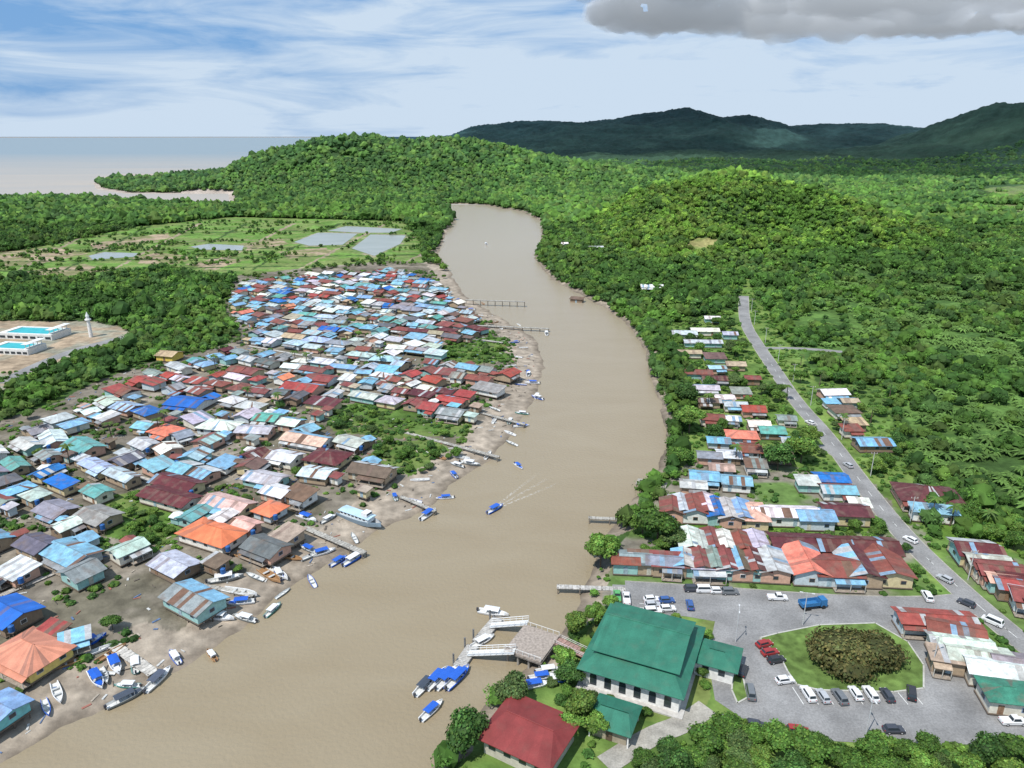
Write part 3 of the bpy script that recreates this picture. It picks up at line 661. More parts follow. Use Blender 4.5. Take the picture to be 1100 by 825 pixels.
# ---------------------------------------------------------------- piers
def pier(p0,p1,w,z,label,name='pier',posts=True,rail=False,c=(.36,.34,.3),cat='pier',grp=None):
    a,b=Vector(G(*p0,z)),Vector(G(*p1,z));L=(b-a).length;yaw=math.atan2((b-a).y,(b-a).x);mid=(a+b)/2
    rt=root(name,label,cat,(mid.x,mid.y,0),yaw,grp)
    m=MB();n=max(2,int(L/.9))
    for k in range(n):
        q=R.uniform(.8,1.15);m.box(-L/2+L*(k+.5)/n,R.uniform(-.05,.05),z,L/n-.06,w,.14,tuple(v*q for v in c))
    for sy in(-1,1): m.box(0,sy*(w/2-.2),z-.17,L,.16,.18,tuple(v*.6 for v in c))
    m.build('deck','wood',rt)
    if posts:
        n=max(2,int(L/4.5)+1)
        for k in range(n):
            for sy in(-1,1):
                m=MB();m.tube((-L/2+.3+(L-.6)*k/(n-1),sy*(w/2-.15),-1.3),(-L/2+.3+(L-.6)*k/(n-1),sy*(w/2-.15),z+(.9 if rail else .25)),.14,.12,(.2,.17,.14),6);m.build('post','wood',rt)
    if rail:
        for sy in(-1,1):
            for zz in(.45,.85): m=MB();m.box(0,sy*(w/2-.15),z+zz,L,.07,.07,(.6,.58,.55));m.build('rail','plain',rt)
    return rt
for q in [((508,441),(564,456),1.3,1.4,'thin pier from red-roofed houses with a boat at its end'),((430,463),(536,491),1.5,1.6,'longest left bank pier crossing the mangrove garden to the water'),((430,533),(468,549),1.3,1.4,'short wooden pier beyond the ferry'),
 ((326,566),(392,594),1.7,1.5,'grey wooden pier below the ferry, boats tied beside'),((478,348),(590,353),2.,1.8,'broad pale pier below the far post bridge'),((505,405),(556,404),1.5,1.6,'low pier beside the upper mangrove garden'),((500,322),(564,324),2.,3.4,'pale timber jetty on tall posts near the far bend'),
 ((216,628),(272,640),1.2,1.2,'narrow plank walkway behind the beached boats'),((632,556),(678,558),1.4,1.6,'thin wooden fishing pier on the right bank'),((455,357),(540,368),1.8,1.9,'pier dividing the far houses from the upper garden')]: pier(*q)
pier((118,690),(165,723),2.2,1.2,'broad slatted ramp running down the mud at lower left',c=(.5,.47,.42))
pier((0,640),(95,600),1.6,1.8,'long boardwalk across the muddy creek at left',c=(.4,.37,.33))
pier((598,630),(672,633),1.6,1.6,'concrete pier meeting the right bank street',c=(.42,.40,.37))
pier((684,517),(716,522),4,1.7,'wide rough timber landing on the right bank')
pier((395,362),(442,292),2.4,2.,'pale boardwalk street running through the far village',c=(.5,.48,.45))
pier((330,460),(420,340),2.,2.,'raised boardwalk between houses in the upper village',c=(.5,.48,.45))
for lv in LANES:
    for lu in range(-230,230,22):
        P=[(ox+U[0]*q+Vv[0]*lv,oy+U[1]*q+Vv[1]*lv) for q in (lu,lu+11,lu+22)]
        if min(p[1] for p in P)>110 and all(pip(HV,*proj(p[0],p[1],4)) for p in P) and all(clear_in(p[0],p[1],.4) for p in P):
            pier(proj(*P[0],1.9),proj(*P[2],1.9),1.5,1.9,'straight plank boardwalk lane between rows of left village houses',name='boardwalk',posts=False,c=(.45,.43,.39),cat='boardwalk',grp='boardwalk lanes of the left village')
x,y=G(572,690,3.);jy=-24
rt=root('jetty_platform','square brown concrete jetty platform on piles left of the green hall','jetty',(x,y,0),math.radians(jy-4))
m=MB();m.box(0,0,2.8,8,9,.4,(.32,.27,.23));m.box(0,0,2.5,8.3,9.3,.3,(.18,.16,.14));m.build('deck','wood',rt)
for a in(-3.6,-1.2,1.2,3.6):
    for b in(-4,0,4.): m=MB();m.tube((a,b,-1.4),(a,b,2.5),.25,.25,(.3,.28,.25));m.build('pile','wood',rt)
for s in(-1,1):
    m=MB();m.box(0,s*4.4,3.9,8,.06,.08,(.7,.7,.68))
    for k in range(7): m.box(-3.9+k*1.3,s*4.4,3.45,.08,.08,.95,(.7,.7,.68))
    m.build('railing','plain',rt)
pier((598,688),(632,704),2.4,2.9,'walkway bridge joining jetty platform to the hall',rail=True,c=(.32,.2,.17),name='walkway')
def gang(p0,p1,z0,z1,lab):
    a=Vector((*G(*p0,z0),z0));b=Vector((*G(*p1,z1),z1));d=b-a;rt=root('gangway',lab,'gangway',((a+b)/2)[:],math.atan2(d.y,d.x));L=Vector((d.x,d.y)).length;sl=(z1-z0)/L
    m=MB();f=lambda x,y,zz:(x,y,zz+sl*x);w=.9
    m.slab(f(-L/2,-w,.1),f(L/2,-w,.1),f(L/2,w,.1),f(-L/2,w,.1),(.6,.6,.58),strip=.8,var=.08);m.build('deck','plain',rt)
    for s in(-1,1):
        m=MB();m.tube(f(-L/2,s*w,1.1),f(L/2,s*w,1.1),.07,.07,(.7,.7,.69),6);m.tube(f(-L/2,s*w,.6),f(L/2,s*w,.6),.05,.05,(.7,.7,.69),6)
        n=int(L/1.2)
        for k in range(n+1): q=-L/2+L*k/n;m.tube(f(q,s*w,.1),f(q,s*w,1.1),.05,.05,(.7,.7,.69),6)
        m.build('railing','plain',rt)
gang((503,702),(553,700),.8,3.,'lower white gangway from pontoon up to the jetty platform')
gang((527,672),(567,669),.8,3.,'upper white gangway from pontoon up to the jetty platform')
for (p,q,lab) in(((493,716),(508,694),'lower grey floating pontoon at the gangway foot'),((513,690),(535,664),'upper grey floating pontoon at the gangway foot')):
    a,b=Vector(G(*p,.5)),Vector(G(*q,.5));rt=root('pontoon',lab,'pontoon',((a+b)/2).to_3d()[:],math.atan2((b-a).y,(b-a).x));L=(b-a).length
    m=MB();m.box(0,0,.3,L,2.6,.6,(.22,.22,.22));m.build('float','wood',rt)
    m=MB()
    for k in range(int(L/.5)): m.box(-L/2+.25+k*.5,0,.64,.44,2.5,.07,(.4,.38,.35))
    m.build('deck','wood',rt)
    for s in(-1,1): m=MB();m.tube((s*L*.4,1.5,-1.4),(s*L*.4,1.5,2.6),.2,.2,(.15,.15,.15));m.build('mooring_pile','wood',rt)
# ---------------------------------------------------------------- boats
def hullmesh(L,B,Hh,c,inner):
    m=MB();S=[]
    for k in range(9):
        t=k/8;w=B/2*(.82+.18*math.sin(min(t*2,1)*math.pi/2))*(1 if t<.55 else math.cos((t-.55)/.45*math.pi/2)**.8)+.02
        zt=Hh*(1+.35*t*t);kz=.02+max(0,t-.7)*Hh*1.6;x=-L/2+L*t;i=max(w-.14,.01)
        S.append([(x,-w,zt),(x,-w*.78,kz+.18),(x,0,kz),(x,w*.78,kz+.18),(x,w,zt),(x,i,zt),(x,i*.8,max(Hh*.4,kz+.2)),(x,-i*.8,max(Hh*.4,kz+.2)),(x,-i,zt)])
    n=9;b=len(m.v)
    for q in S:m.v+=q
    for k in range(8):
        for j in range(n):
            a=b+k*n+j;d=b+k*n+(j+1)%n;m.f.append((a,d,d+n,a+n));m.c.append(inner if j in(5,6,7) else c)
    m.f.append(tuple(b+j for j in(0,1,2,3,4,5,6,7,8)));m.c.append(c)
    return m
BM={}
for nme,c in(('white',(.75,.75,.75)),('blue',lin(30,90,190)),('wood',lin(175,135,95)),('grey',lin(130,135,135)),('green',lin(70,140,130))):
    m=hullmesh(6.2,1.9,.75,c,(.6,.6,.58) if nme!='wood' else lin(150,115,80));BM['h'+nme]=m.mesh('hull');BM['h'+nme].materials.append(M['plain'])
m=MB();m.slab((-1.8,-.85,1.7),(1.2,-.85,1.7),(1.2,0,1.85),(-1.8,0,1.85),(1,1,1),var=.05,th=.06);m.slab((1.2,.85,1.7),(-1.8,.85,1.7),(-1.8,0,1.85),(1.2,0,1.85),(1,1,1),var=.05,th=.06)
BM['canopy']=m.mesh('canopy');BM['canopy'].materials.append(M['paint'])
m=MB()
for a in(-1.7,1.1):
    for b in(-.75,.75): m.tube((a,b,.6),(a,b,1.7),.04,.04,(.7,.7,.7),6)
BM['frame']=m.mesh('frame');BM['frame'].materials.append(M['plain'])
m=MB();m.box(-3.25,0,.95,.45,.4,.55,(.05,.05,.06),taper=.8);m.box(-3.3,0,.4,.2,.15,.8,(.08,.08,.08));BM['motor']=m.mesh('motor');BM['motor'].materials.append(M['plain'])
m=MB();m.box(-1,0,.7,.4,1.5,.1,(.5,.5,.48));m.box(.6,0,.7,.4,1.5,.1,(.5,.5,.48));BM['seat']=m.mesh('seat');BM['seat'].materials.append(M['plain'])
m=MB();m.box(1.6,0,.85,1.6,1.1,.25,(1,1,1),taper=.8);BM['foredeck']=m.mesh('foredeck');BM['foredeck'].materials.append(M['paint'])
BLUE=lin(35,90,185)
def boat(px,py,deg,L,hc,can,label,grp='boats moored along the river',xy=None):
    x,y=xy or G(px,py,.5);z=max(hz1(x,y),0)-.08;s=L/6.2
    rt=root('boat',label,'boat',(x,y,z),math.radians(deg),grp);rt.scale=(s,s*(.75 if can is None else .9),s*.85)
    link('hull',BM['h'+hc],rt);link('seat',BM['seat'],rt)
    if can is not None:
        link('canopy',BM['canopy'],rt,color=can);link('canopy_frame',BM['frame'],rt);link('outboard_motor',BM['motor'],rt);link('foredeck',BM['foredeck'],rt,color=can if R.random()<.5 else (.7,.7,.7))
W_=(.7,.7,.7)
for b in [(532,546,50,6.5,'blue',BLUE,'blue speedboat under way in mid river, trailing a wake'),(557,500,-60,5.,'white',BLUE,'small white boat adrift in mid river above the blue speedboat'),(560,457,10,6,'white',BLUE,'boat tied at the end of the thin pier'),
 (577,425,80,6,'white',W_,'white boat anchored off the left bank, nearer of two'),(568,402,80,6,'white',W_,'white boat anchored off the left bank, farther of two'),(460,552,60,7,'white',BLUE,'blue canopied boat moored at the short wooden pier'),
 (380,600,55,7,'blue',W_,'blue-hulled boat at the outer end of the grey pier'),(347,594,30,6.5,'white',BLUE,'white boat beside the grey pier, close to shore'),(336,597,45,6.5,'grey',None,'grey open boat beached left of the grey pier'),
 (268,603,-25,9,'wood',None,'long tan wooden boat beached highest by the dark grey roof'),(290,620,-40,9,'wood',None,'tan wooden boat on the mud edge, left of a pair'),(299,617,-40,8,'white',None,'white open boat on the mud edge, right of a pair'),
 (312,600,-20,7,'wood',None,'small wooden boat between the beached boats and pier'),(330,560,-30,7,'white',BLUE,'blue canopied boat drawn up beside the brown shed'),(243,625,20,8,'grey',W_,'grey boat beside the plank walkway'),(258,638,-15,9,'white',None,'slender white boat at the mud edge right of grey stilt house'),
 (236,664,-10,7,'white',W_,'white covered boat at foot of the grey stilt house'),(210,665,-35,7,'white',BLUE,'blue covered boat under the grey stilt house'),(104,703,40,6,'white',None,'small white boat left of the slatted ramp, on mud'),(97,695,55,7,'blue',BLUE,'blue boat beached beside the blue boat shelter'),
 (124,716,-50,7.,'white',BLUE,'blue and white boat lying right below the slatted ramp'),(104,731,-45,7.,'white',BLUE,'blue and white boat in a group of three at lower left'),(136,749,45,7.,'grey',(.06,.07,.09),'dark covered boat afloat at lower left'),(170,729,75,7.,'white',(.08,.09,.12),'dark-topped white boat furthest out at lower left'),
 (50,761,-50,5.5,'blue',None,'small blue boat afloat near the left edge'),(62,746,-50,7.,'white',None,'white open boat beside small blue boat at left'),(112,727,-50,6,'grey',None,'grey open boat behind the group of three'),(78,715,30,6,'wood',None,'small wooden boat on mud right of salmon house'),
 (457,735,60,6.5,'white',(.05,.06,.08),'leftmost moored speedboat of the cluster by the pontoon'),(470,728,60,7.,'white',BLUE,'second speedboat from left in the pontoon cluster'),(481,727,58,7.5,'white',BLUE,'third speedboat from left in the pontoon cluster'),(492,727,58,7.5,'blue',BLUE,'rightmost speedboat of the pontoon cluster'),
 (464,762,55,6.,'white',BLUE,'lone blue covered speedboat below the pontoon cluster'),(530,658,-15,7,'white',W_,'white speedboat moored above the upper gangway'),(519,688,40,6,'white',W_,'white boat moored against the upper pontoon'),
 (583,733,10,5.5,'white',BLUE,'blue boat in the inlet beside jetty, front'),(590,726,10,5.5,'white',W_,'white boat in the inlet beside jetty, right'),(575,742,12,6,'white',BLUE,'blue and white boat in inlet nearest the red pavilion'),
 (602,736,10,5.5,'blue',W_,'blue-hulled boat in the inlet against the bank'),(587,358,90,7,'white',W_,'small white boat by the broad pale pier'),(505,498,-20,7,'grey',W_,'grey boat beached under the longest pier'),(496,492,-20,6,'white',None,'white open boat beached near the longest pier'),(522,262,100,8,'white',W_,'far speedboat leaving a wake on the upper river')]:
    boat(*b)
LB=W(RIV_L[3:18],0);gb='small boats along the left village shore';nb_=0;BP=[]
while nb_<60:
    k=R.randrange(len(LB)-1);t=R.random();a,b=LB[k],LB[k+1];L=math.dist(a,b);n=(-(b[1]-a[1])/L,(b[0]-a[0])/L);o_=R.uniform(-3,15)
    x,y=a[0]+(b[0]-a[0])*t+n[0]*o_,a[1]+(b[1]-a[1])*t+n[1]*o_
    nb_+=1
    if not clear_in(x,y,2.5) or any(math.dist((x,y),q)<5 for q in BP): continue
    BP.append((x,y));can=R.choice([None,None,W_,BLUE]);hc=R.choice(['white','white','wood','grey','blue','green'])
    boat(0,0,math.degrees(math.atan2(b[1]-a[1],b[0]-a[0]))+R.choice([60,90,120,0]),R.uniform(4.5,6.5),hc,can,f"{hc if hc!='wood' else 'tan wooden'} {'open' if can is None else 'canopied'} small boat on the mud along left village shore",gb+f' {hc} '+('open' if can is None else 'canopied'),(x,y))
x,y=G(387,557,1.5)
rt=root('ferry_boat','long grey and white passenger ferry beached beside the left bank','ferry',(x,y,max(hz1(x,y),0)-.1),math.radians(-32),None)
m=hullmesh(15,3.8,1.5,lin(130,150,165),(.5,.5,.5));m.build('hull','plain',rt)
m=MB();m.box(-1.,0,2.0,10,2.9,1.3,(.65,.7,.72));m.build('cabin','plain',rt)
m=MB();m.slab((-6.5,-1.7,2.7),(4.5,-1.7,2.7),(4.5,0,2.9),(-6.5,0,2.9),lin(175,200,215),var=.05);m.slab((4.5,1.7,2.7),(-6.5,1.7,2.7),(-6.5,0,2.9),(4.5,0,2.9),lin(175,200,215),var=.05);m.build('cabin_roof','cleanroof',rt)
m=MB();m.box(2.5,0,3.4,2.,2.2,1.1,(.7,.7,.7));m.build('wheelhouse','plain',rt)
for k in range(7):
    for s in(-1,1): m=MB();m.box(-5.4+k*1.35,s*1.46,2.2,.8,.06,.5,(.04,.05,.06));m.build('window','glass',rt)
m=MB();m.box(3.52,0,3.6,.06,1.8,.5,(.04,.05,.06));m.build('windscreen','glass',rt)
def wakemat():
    m=bpy.data.materials.new('foam');m.use_nodes=True;nt=m.node_tree;N=nt.nodes;L=nt.links;b=N['Principled BSDF'];b.inputs['Base Color'].default_value=(.75,.72,.66,1);b.inputs['Roughness'].default_value=.8
    g=N.new('ShaderNodeNewGeometry');n=N.new('ShaderNodeTexNoise');n.inputs['Scale'].default_value=1.3;n.inputs['Detail'].default_value=6;L.new(g.outputs['Position'],n.inputs['Vector'])
    a=N.new('ShaderNodeAttribute');a.attribute_name='Col';r=N.new('ShaderNodeMapRange');r.inputs[1].default_value=.42;r.inputs[2].default_value=.68;L.new(n.outputs['Fac'],r.inputs[0])
    v=N.new('ShaderNodeMath');v.operation='MULTIPLY';L.new(r.outputs[0],v.inputs[0]);L.new(a.outputs['Fac'],v.inputs[1]);L.new(v.outputs[0],b.inputs['Alpha']);return m
M['foam']=wakemat()
def wake(px,py,deg,L):
    x,y=G(px,py,0);m=MB();n=12
    for k in range(n):
        for s in(-1,0,1):
            x0,x1=-2-L*k/n,-2-L*(k+1)/n;c=.6*(1-k/n)
            y0=s*(.5+.16*-x0);y1=s*(.5+.16*-x1);w0=.3+.03*k;w1=.3+.03*(k+1)
            m.face([(x0,y0-w0,.04+s*.003),(x1,y1-w1,.04+s*.003),(x1,y1+w1,.04+s*.003),(x0,y0+w0,.04+s*.003)][::-1],(c,c,c))
    struct(m.build('wake','foam',None,(x,y,0),math.radians(deg)))
wake(532,546,230,24);wake(522,262,100,40)
# ---------------------------------------------------------------- vehicles
CM={}
def carmesh(kind):
    L,Wd={'car':(4.1,1.7),'suv':(4.5,1.8),'van':(4.7,1.75),'pickup':(5.,1.8)}[kind]
    hz_={'car':.9,'suv':1.05,'van':1.1,'pickup':1.0}[kind];top={'car':1.45,'suv':1.7,'van':1.9,'pickup':1.7}[kind]
    l=L/2;prof=[(-l,.35),(l-.05,.32),(l,.6),(l-.12,hz_-.12),(l-1.,hz_),(-l+.1,hz_+.03),(-l-.02,hz_-.25)]
    m=MB();S=[]
    for y,k in((-Wd/2,.93),(-Wd/2+.1,1),(Wd/2-.1,1),(Wd/2,.93)): S.append([(x*(k*.2+.8),y,.32+(z-.32)*k) for x,z in prof])
    m.loft(S,(1,1,1))
    x0={'car':-l+.25,'suv':-l+.15,'van':-l+.1,'pickup':-l+1.9}[kind];x1=l-1.05 if kind!='van' else l-.6
    a0,a1=x0+.3,x1-.55
    def fr(x0,x1,a0,a1,w0,w1,z0,z1): return [[(x0,-w0,z0),(x1,-w0,z0),(x1,w0,z0),(x0,w0,z0)],[(a0,-w1,z1),(a1,-w1,z1),(a1,w1,z1),(a0,w1,z1)]]
    w0,w1=Wd/2-.1,Wd/2-.25
    m.loft(fr(x0,x1,a0,a1,w0,w1,hz_-.02,top),(1,1,1))
    if kind=='pickup': m.box(-l+.95,0,hz_+.04,1.6,1.45,.02,(.08,.08,.08))
    CM[kind,'body']=m.mesh('body');CM[kind,'body'].materials.append(M['paint'])
    S=fr(x0,x1,a0,a1,w0+.012,w1+.012,hz_+.02,top);lo,hi=S;gl=[]
    for i,j,dx in((0,1,0),(2,3,0),(1,2,.015),(3,0,-.015)):
        g=MB();p,q,r,s=[Vector(v)+Vector((dx,0,0)) for v in(lo[i],lo[j],hi[j],hi[i])];a=p.lerp(s,.1);b=q.lerp(r,.1);c=q.lerp(r,.88);d=p.lerp(s,.88)
        g.face([a.lerp(b,.06),a.lerp(b,.94),d.lerp(c,.94),d.lerp(c,.06)],(0,0,0));me=g.mesh('window');me.materials.append(M['glass']);gl.append(me)
    CM[kind,'glass']=gl;CM[kind,'L']=L;CM[kind,'W']=Wd
for k in('car','suv','van','pickup'): carmesh(k)
m=MB();m.tube((0,-.11,0),(0,.11,0),.33,.33,(.02,.02,.02),12);wheel=m.mesh('wheel');wheel.materials.append(M['plain'])
m=MB();m.tube((0,-.12,0),(0,.12,0),.19,.19,(.45,.45,.46),8);rim=m.mesh('rim');rim.materials.append(M['plain'])
m=MB();m.box(0,0,0,.06,.34,.14,(.8,.8,.75));lamp=m.mesh('headlight');lamp.materials.append(M['plain'])
m=MB();m.box(0,0,0,.05,.22,.2,(.4,.02,.02));tail=m.mesh('tail_light');tail.materials.append(M['plain'])
COLS={'white':(.72,.72,.72),'black':(.03,.03,.035),'red':(.3,.03,.03),'silver':(.42,.43,.45),'grey':(.15,.16,.17),'blue':(.04,.1,.28),'green':(.1,.35,.12),'dark':(.05,.055,.07)}
def car(px,py,deg,col,kind,label,grp):
    x,y=G(px,py,2.);rt=root('pickup_truck' if kind=='pickup' else 'van' if kind=='van' else 'car',label,{'pickup':'pickup','van':'van'}.get(kind,'car'),(x,y,1.62),math.radians(deg),grp);rt.scale=(.88,.88,.88)
    link('body',CM[kind,'body'],rt,color=COLS[col]);L,Wd=CM[kind,'L'],CM[kind,'W']
    for g in CM[kind,'glass']: link('window',g,rt)
    for a in(-L*.3,L*.31):
        for b in(-1,1): w=link('wheel',wheel,rt,(a,b*(Wd/2-.1),.33));link('rim',rim,w)
    for b in(-1,1): link('headlight',lamp,rt,(L/2-.03,b*(Wd/2-.35),.66));link('tail_light',tail,rt,(-L/2+.0,b*(Wd/2-.25),.78))
gp='cars parked in the loop car park';gf='cars parked in front of the green hall';gs='vehicles on the streets'
for c in [(868,746,95,'white','suv','first parked car from left in row below round bush, white',gp),(884,748,95,'silver','car','second parked car from left below bush, silver',gp),(902,749,95,'grey','suv','third parked car from left below bush, grey',gp),(919,745,92,'white','car','fourth parked car from left below bush, white',gp),(935,746,92,'white','suv','fifth parked car from left below bush, white',gp),(953,747,90,'dark','car','sixth parked car from left below bush, dark',gp),(979,745,65,'black','suv','black car apart at right end of row below bush',gp),
 (821,692,20,'red','car','topmost dark red car on left curve of bush island',gp),(827,701,15,'red','car','middle red car on left curve of bush island',gp),(834,709,15,'black','car','lowest black car on left curve of bush island',gp),(798,721,60,'black','car','black car behind silver one near small grass island',gp),(806,744,80,'grey','van','grey van right of small grass island',gp),(843,731,10,'white','car','white car parked alone at island lower left tip',gp),
 (782,775,-20,'silver','car','silver car at bottom left edge of the loop',gp),(812,779,-15,'dark','car','dark car at bottom edge of loop, second from left',gp),(835,784,-12,'white','car','white car at bottom edge of loop, third from left',gp),(857,786,-8,'red','suv','red suv at bottom edge of loop among foreground trees',gp),(960,784,0,'dark','car','dark car parked alone at bottom right of loop',gp),
 (700,644,5,'white','car','white car, topmost of left column before the hall',gf),(701,650,5,'silver','car','silver car, second of left column before the hall',gf),(701,657,5,'white','suv','white suv, third of left column before the hall',gf),(701,664,5,'dark','car','dark car, lowest of left column before the hall',gf),(716,645,5,'blue','car','blue car at top of right column before the hall',gf),(717,654,5,'white','car','white car at bottom of right column before the hall',gf),
 (663,641,85,'green','pickup','green pickup by the pier end of the street',gf),(673,643,85,'white','pickup','white pickup right of the green one',gf),
 (744,633,0,'dark','suv','dark car parked before rust roofs, first of street row',gs),(757,634,0,'white','van','white van second in the row before rust roofs',gs),(771,635,0,'white','car','white car third in the row before rust roofs',gs),(784,636,0,'grey','suv','grey suv fourth in the row before rust roofs',gs),(835,642,-3,'white','pickup','white pickup on the street left of blue lorry',gs),
 (741,650,85,'blue','car','blue car left on the forecourt beside lawn',gs),(996,641,80,'white','suv','white suv at the corner by the red roofs',gs),(1015,622,120,'silver','car','silver car on main road above the junction',gs),(1038,648,130,'dark','car','dark car on main road at the junction',gs),(1066,668,130,'white','van','white van on main road right of junction',gs),(978,580,118,'white','car','white car driving main road beside maroon roofs',gs),(911,500,105,'silver','car','silver car far up the main road',gs),(870,454,115,'white','car','farthest white car on the main road',gs),(1088,775,0,'white','pickup','white pickup beside the small green-roofed house',gs)]:
    car(*c)
x,y=G(872,650,2.2);rt=root('lorry','blue lorry with open tipper bed on the market street','lorry',(x,y,1.6),math.radians(10),None)
BL=lin(50,110,160)
m=MB();m.box(2.4,0,1.4,1.5,1.9,1.6,BL,taper=.93);m.build('cab','plain',rt)
m=MB();m.box(-.7,0,1.,4.2,2.,.12,BL)
for s in(-1,1): m.box(-.7,s*1.,1.4,4.2,.08,.8,BL)
m.box(-2.8,0,1.4,.08,2.,.8,BL);m.box(1.4,0,1.5,.08,2.,1.,BL);m.build('bed','plain',rt)
m=MB();m.box(3.14,0,1.7,.05,1.5,.6,(.02,.02,.03));m.build('windscreen','glass',rt)
m=MB();m.box(0,0,.7,5.4,.8,.25,(.04,.04,.04));m.build('chassis','plain',rt)
for a in(-2.,-1.1,2.3):
    for b in(-1,1): w=link('wheel',wheel,rt,(a,b*.9,.45));w.scale=(1.35,1.5,1.35)
m=MB();m.tube((0,0,0),(0,0,8),.13,.09,(.5,.5,.48));pole_me=m.mesh('pole');pole_me.materials.append(M['plain'])
m=MB();m.box(0,0,7.6,1.9,.1,.12,(.3,.25,.2));arm_me=m.mesh('crossarm');arm_me.materials.append(M['plain'])
m=MB();m.tube((0,0,7.66),(0,0,7.95),.07,.04,(.75,.75,.75),6)
ins_me=m.mesh('insulator');ins_me.materials.append(M['plain'])
Q=RW[0][0];acc=0;nxt=5
for a,b in zip(Q,Q[1:]):
    L=math.dist(a,b);acc+=L
    if acc>nxt and a[1]>115:
        d=((b[0]-a[0])/L,(b[1]-a[1])/L);x,y=a[0]+d[1]*4.2,a[1]-d[0]*4.2
        rt=root('utility_pole','concrete utility pole with crossarm beside the main road','utility pole',(x,y,1.5),math.atan2(d[1],d[0])+1.57,'utility poles along the main road');link('pole',pole_me,rt);link('crossarm',arm_me,rt)
        for q in(-.8,0,.8): link('insulator',ins_me,rt,(q,0,0))
        nxt=acc+28
for px,py,lab in((1000,722,'tall lamp post right of the round bush island'),(790,690,'lamp post at left of the loop car park'),(862,672,'lamp post at upper edge of the loop car park'),(930,790,'lamp post at bottom edge of the loop car park')):
    x,y=G(px,py);rt=root('street_lamp',lab,'street lamp',(x,y,1.6),R.uniform(0,3));m=MB();m.tube((0,0,0),(0,0,8),.11,.07,(.5,.5,.5));m.build('pole','plain',rt)
    m=MB();m.tube((-1.,0,8.05),(1.,0,8.05),.05,.05,(.5,.5,.5),6);m.build('arm','plain',rt)
    for s in(-1,1): m=MB();m.box(s*1.2,0,8.04,.6,.24,.12,(.6,.6,.6));m.build('lamp_head','plain',rt)
m=MB();m.tube((0,0,0),(0,0,1.3),.6,.6,lin(40,90,150),12);m.tube((0,0,1.3),(0,0,1.5),.6,.2,lin(40,90,150),12);tank=m.mesh('tank');tank.materials.append(M['plain'])
m=MB()
for a in(-.4,.4):
    for b in(-.4,.4):m.box(a,b,-.9,.12,.12,1.8,STILT)
m.box(0,0,-.06,1.3,1.3,.12,STILT);stand=m.mesh('stand');stand.materials.append(M['wood'])
for h in [q for q in HOUSES[:NL] if q['y']<230 and q['o'] and q['n']=='house'][::3]:
    a=math.radians(h['yaw']);vx,vy=rz((h['L']/2+.9,-h['w']/2+1),a);x,y=h['x']+vx,h['y']+vy
    if not clear_in(x,y,.4): continue
    rt=root('water_tank','blue water tank on a timber stand beside a stilt house','water tank',(x,y,max(hz1(x,y),0)+1.8),0,'water tanks beside stilt houses');link('tank',tank,rt);link('stand',stand,rt)
# ---------------------------------------------------------------- vegetation
def leafcrown(seed,R0,H0,nl,nleaf,size,c,name='crown',core=True):
    r=np.random.default_rng(seed)
    ce=r.normal(size=(nl,3));ce/=np.linalg.norm(ce,axis=1)[:,None];ce*=np.array([R0*.62,R0*.62,H0*.34])*r.uniform(.55,1.1,(nl,1));lr=r.uniform(.26,.46,nl)*R0
    ce=np.vstack([ce,[0,0,0]]);lr=np.append(lr,R0*.55)
    k=r.integers(0,nl+1,nleaf);d=r.normal(size=(nleaf,3));d/=np.linalg.norm(d,axis=1)[:,None]
    sq=np.array([1,1,min(1,H0/R0*.62)])
    p=ce[k]+d*(lr[k]*r.uniform(.74,1.18,nleaf))[:,None]*sq
    kp=p[:,2]>-H0*.42;p,d,k=p[kp],d[kp],k[kp];n=len(p)
    nr=d+r.normal(size=(n,3))*.55+np.array([0,0,.45]);nr/=np.linalg.norm(nr,axis=1)[:,None]
    u=np.cross(nr,r.normal(size=(n,3)));u/=np.linalg.norm(u,axis=1)[:,None];w=np.cross(nr,u)
    s=size*r.uniform(.6,1.3,(n,1))
    V=np.stack([p-u*s-w*s*.7,p+u*s-w*s*.5,p+u*s*.8+w*s*.8,p-u*s*.7+w*s],1).reshape(-1,3)
    Fa=np.arange(4*n).reshape(n,4)
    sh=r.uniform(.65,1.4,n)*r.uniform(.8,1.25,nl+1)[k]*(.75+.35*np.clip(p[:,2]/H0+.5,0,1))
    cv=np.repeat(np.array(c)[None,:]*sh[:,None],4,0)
    cv[:,0]*=np.repeat(r.uniform(.85,1.3,n),4)
    if core:
        for q in range(nl+1):
            b=bmesh.new();bmesh.ops.create_icosphere(b,subdivisions=2,radius=1);a=np.array([v.co[:] for v in b.verts])*lr[q]*.82*sq*r.uniform(.85,1.1,(len(b.verts),1))+ce[q]
            tri=np.array([[v.index for v in t.verts] for t in b.faces]);b.free();A=a[tri];mid=(A[:,0]+A[:,2])/2;off=len(V)
            VV=np.concatenate([A,mid[:,None,:]],1).reshape(-1,3);V=np.vstack([V,VV]);Fa=np.vstack([Fa,np.arange(4*len(tri)).reshape(-1,4)+off])
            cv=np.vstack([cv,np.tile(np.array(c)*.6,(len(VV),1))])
    return V,Fa,cv
LC=[(.085,.18,.03),(.12,.23,.04),(.06,.14,.03),(.145,.25,.045),(.10,.17,.05)]
CROWNS=[]
for k in range(7):
    V,Fa,cv=leafcrown(k+1,1.,[.85,.7,1.0,.8,.75,1.15,.65][k]*1.3,13+k,3000,.055,LC[k%5]);CROWNS.append(npmesh('crown',V,Fa,cv,'leaf'))
m=MB();m.tube((0,0,-.1),(0,0,1),.06,.035,(.1,.08,.06),7)
for k in range(4): a=k*1.6;m.tube((0,0,.55+.08*k),(.35*math.cos(a),.35*math.sin(a),1.1),.03,.012,(.1,.08,.06),5)
TRUNK=m.mesh('trunk');TRUNK.materials.append(M['trunk'])
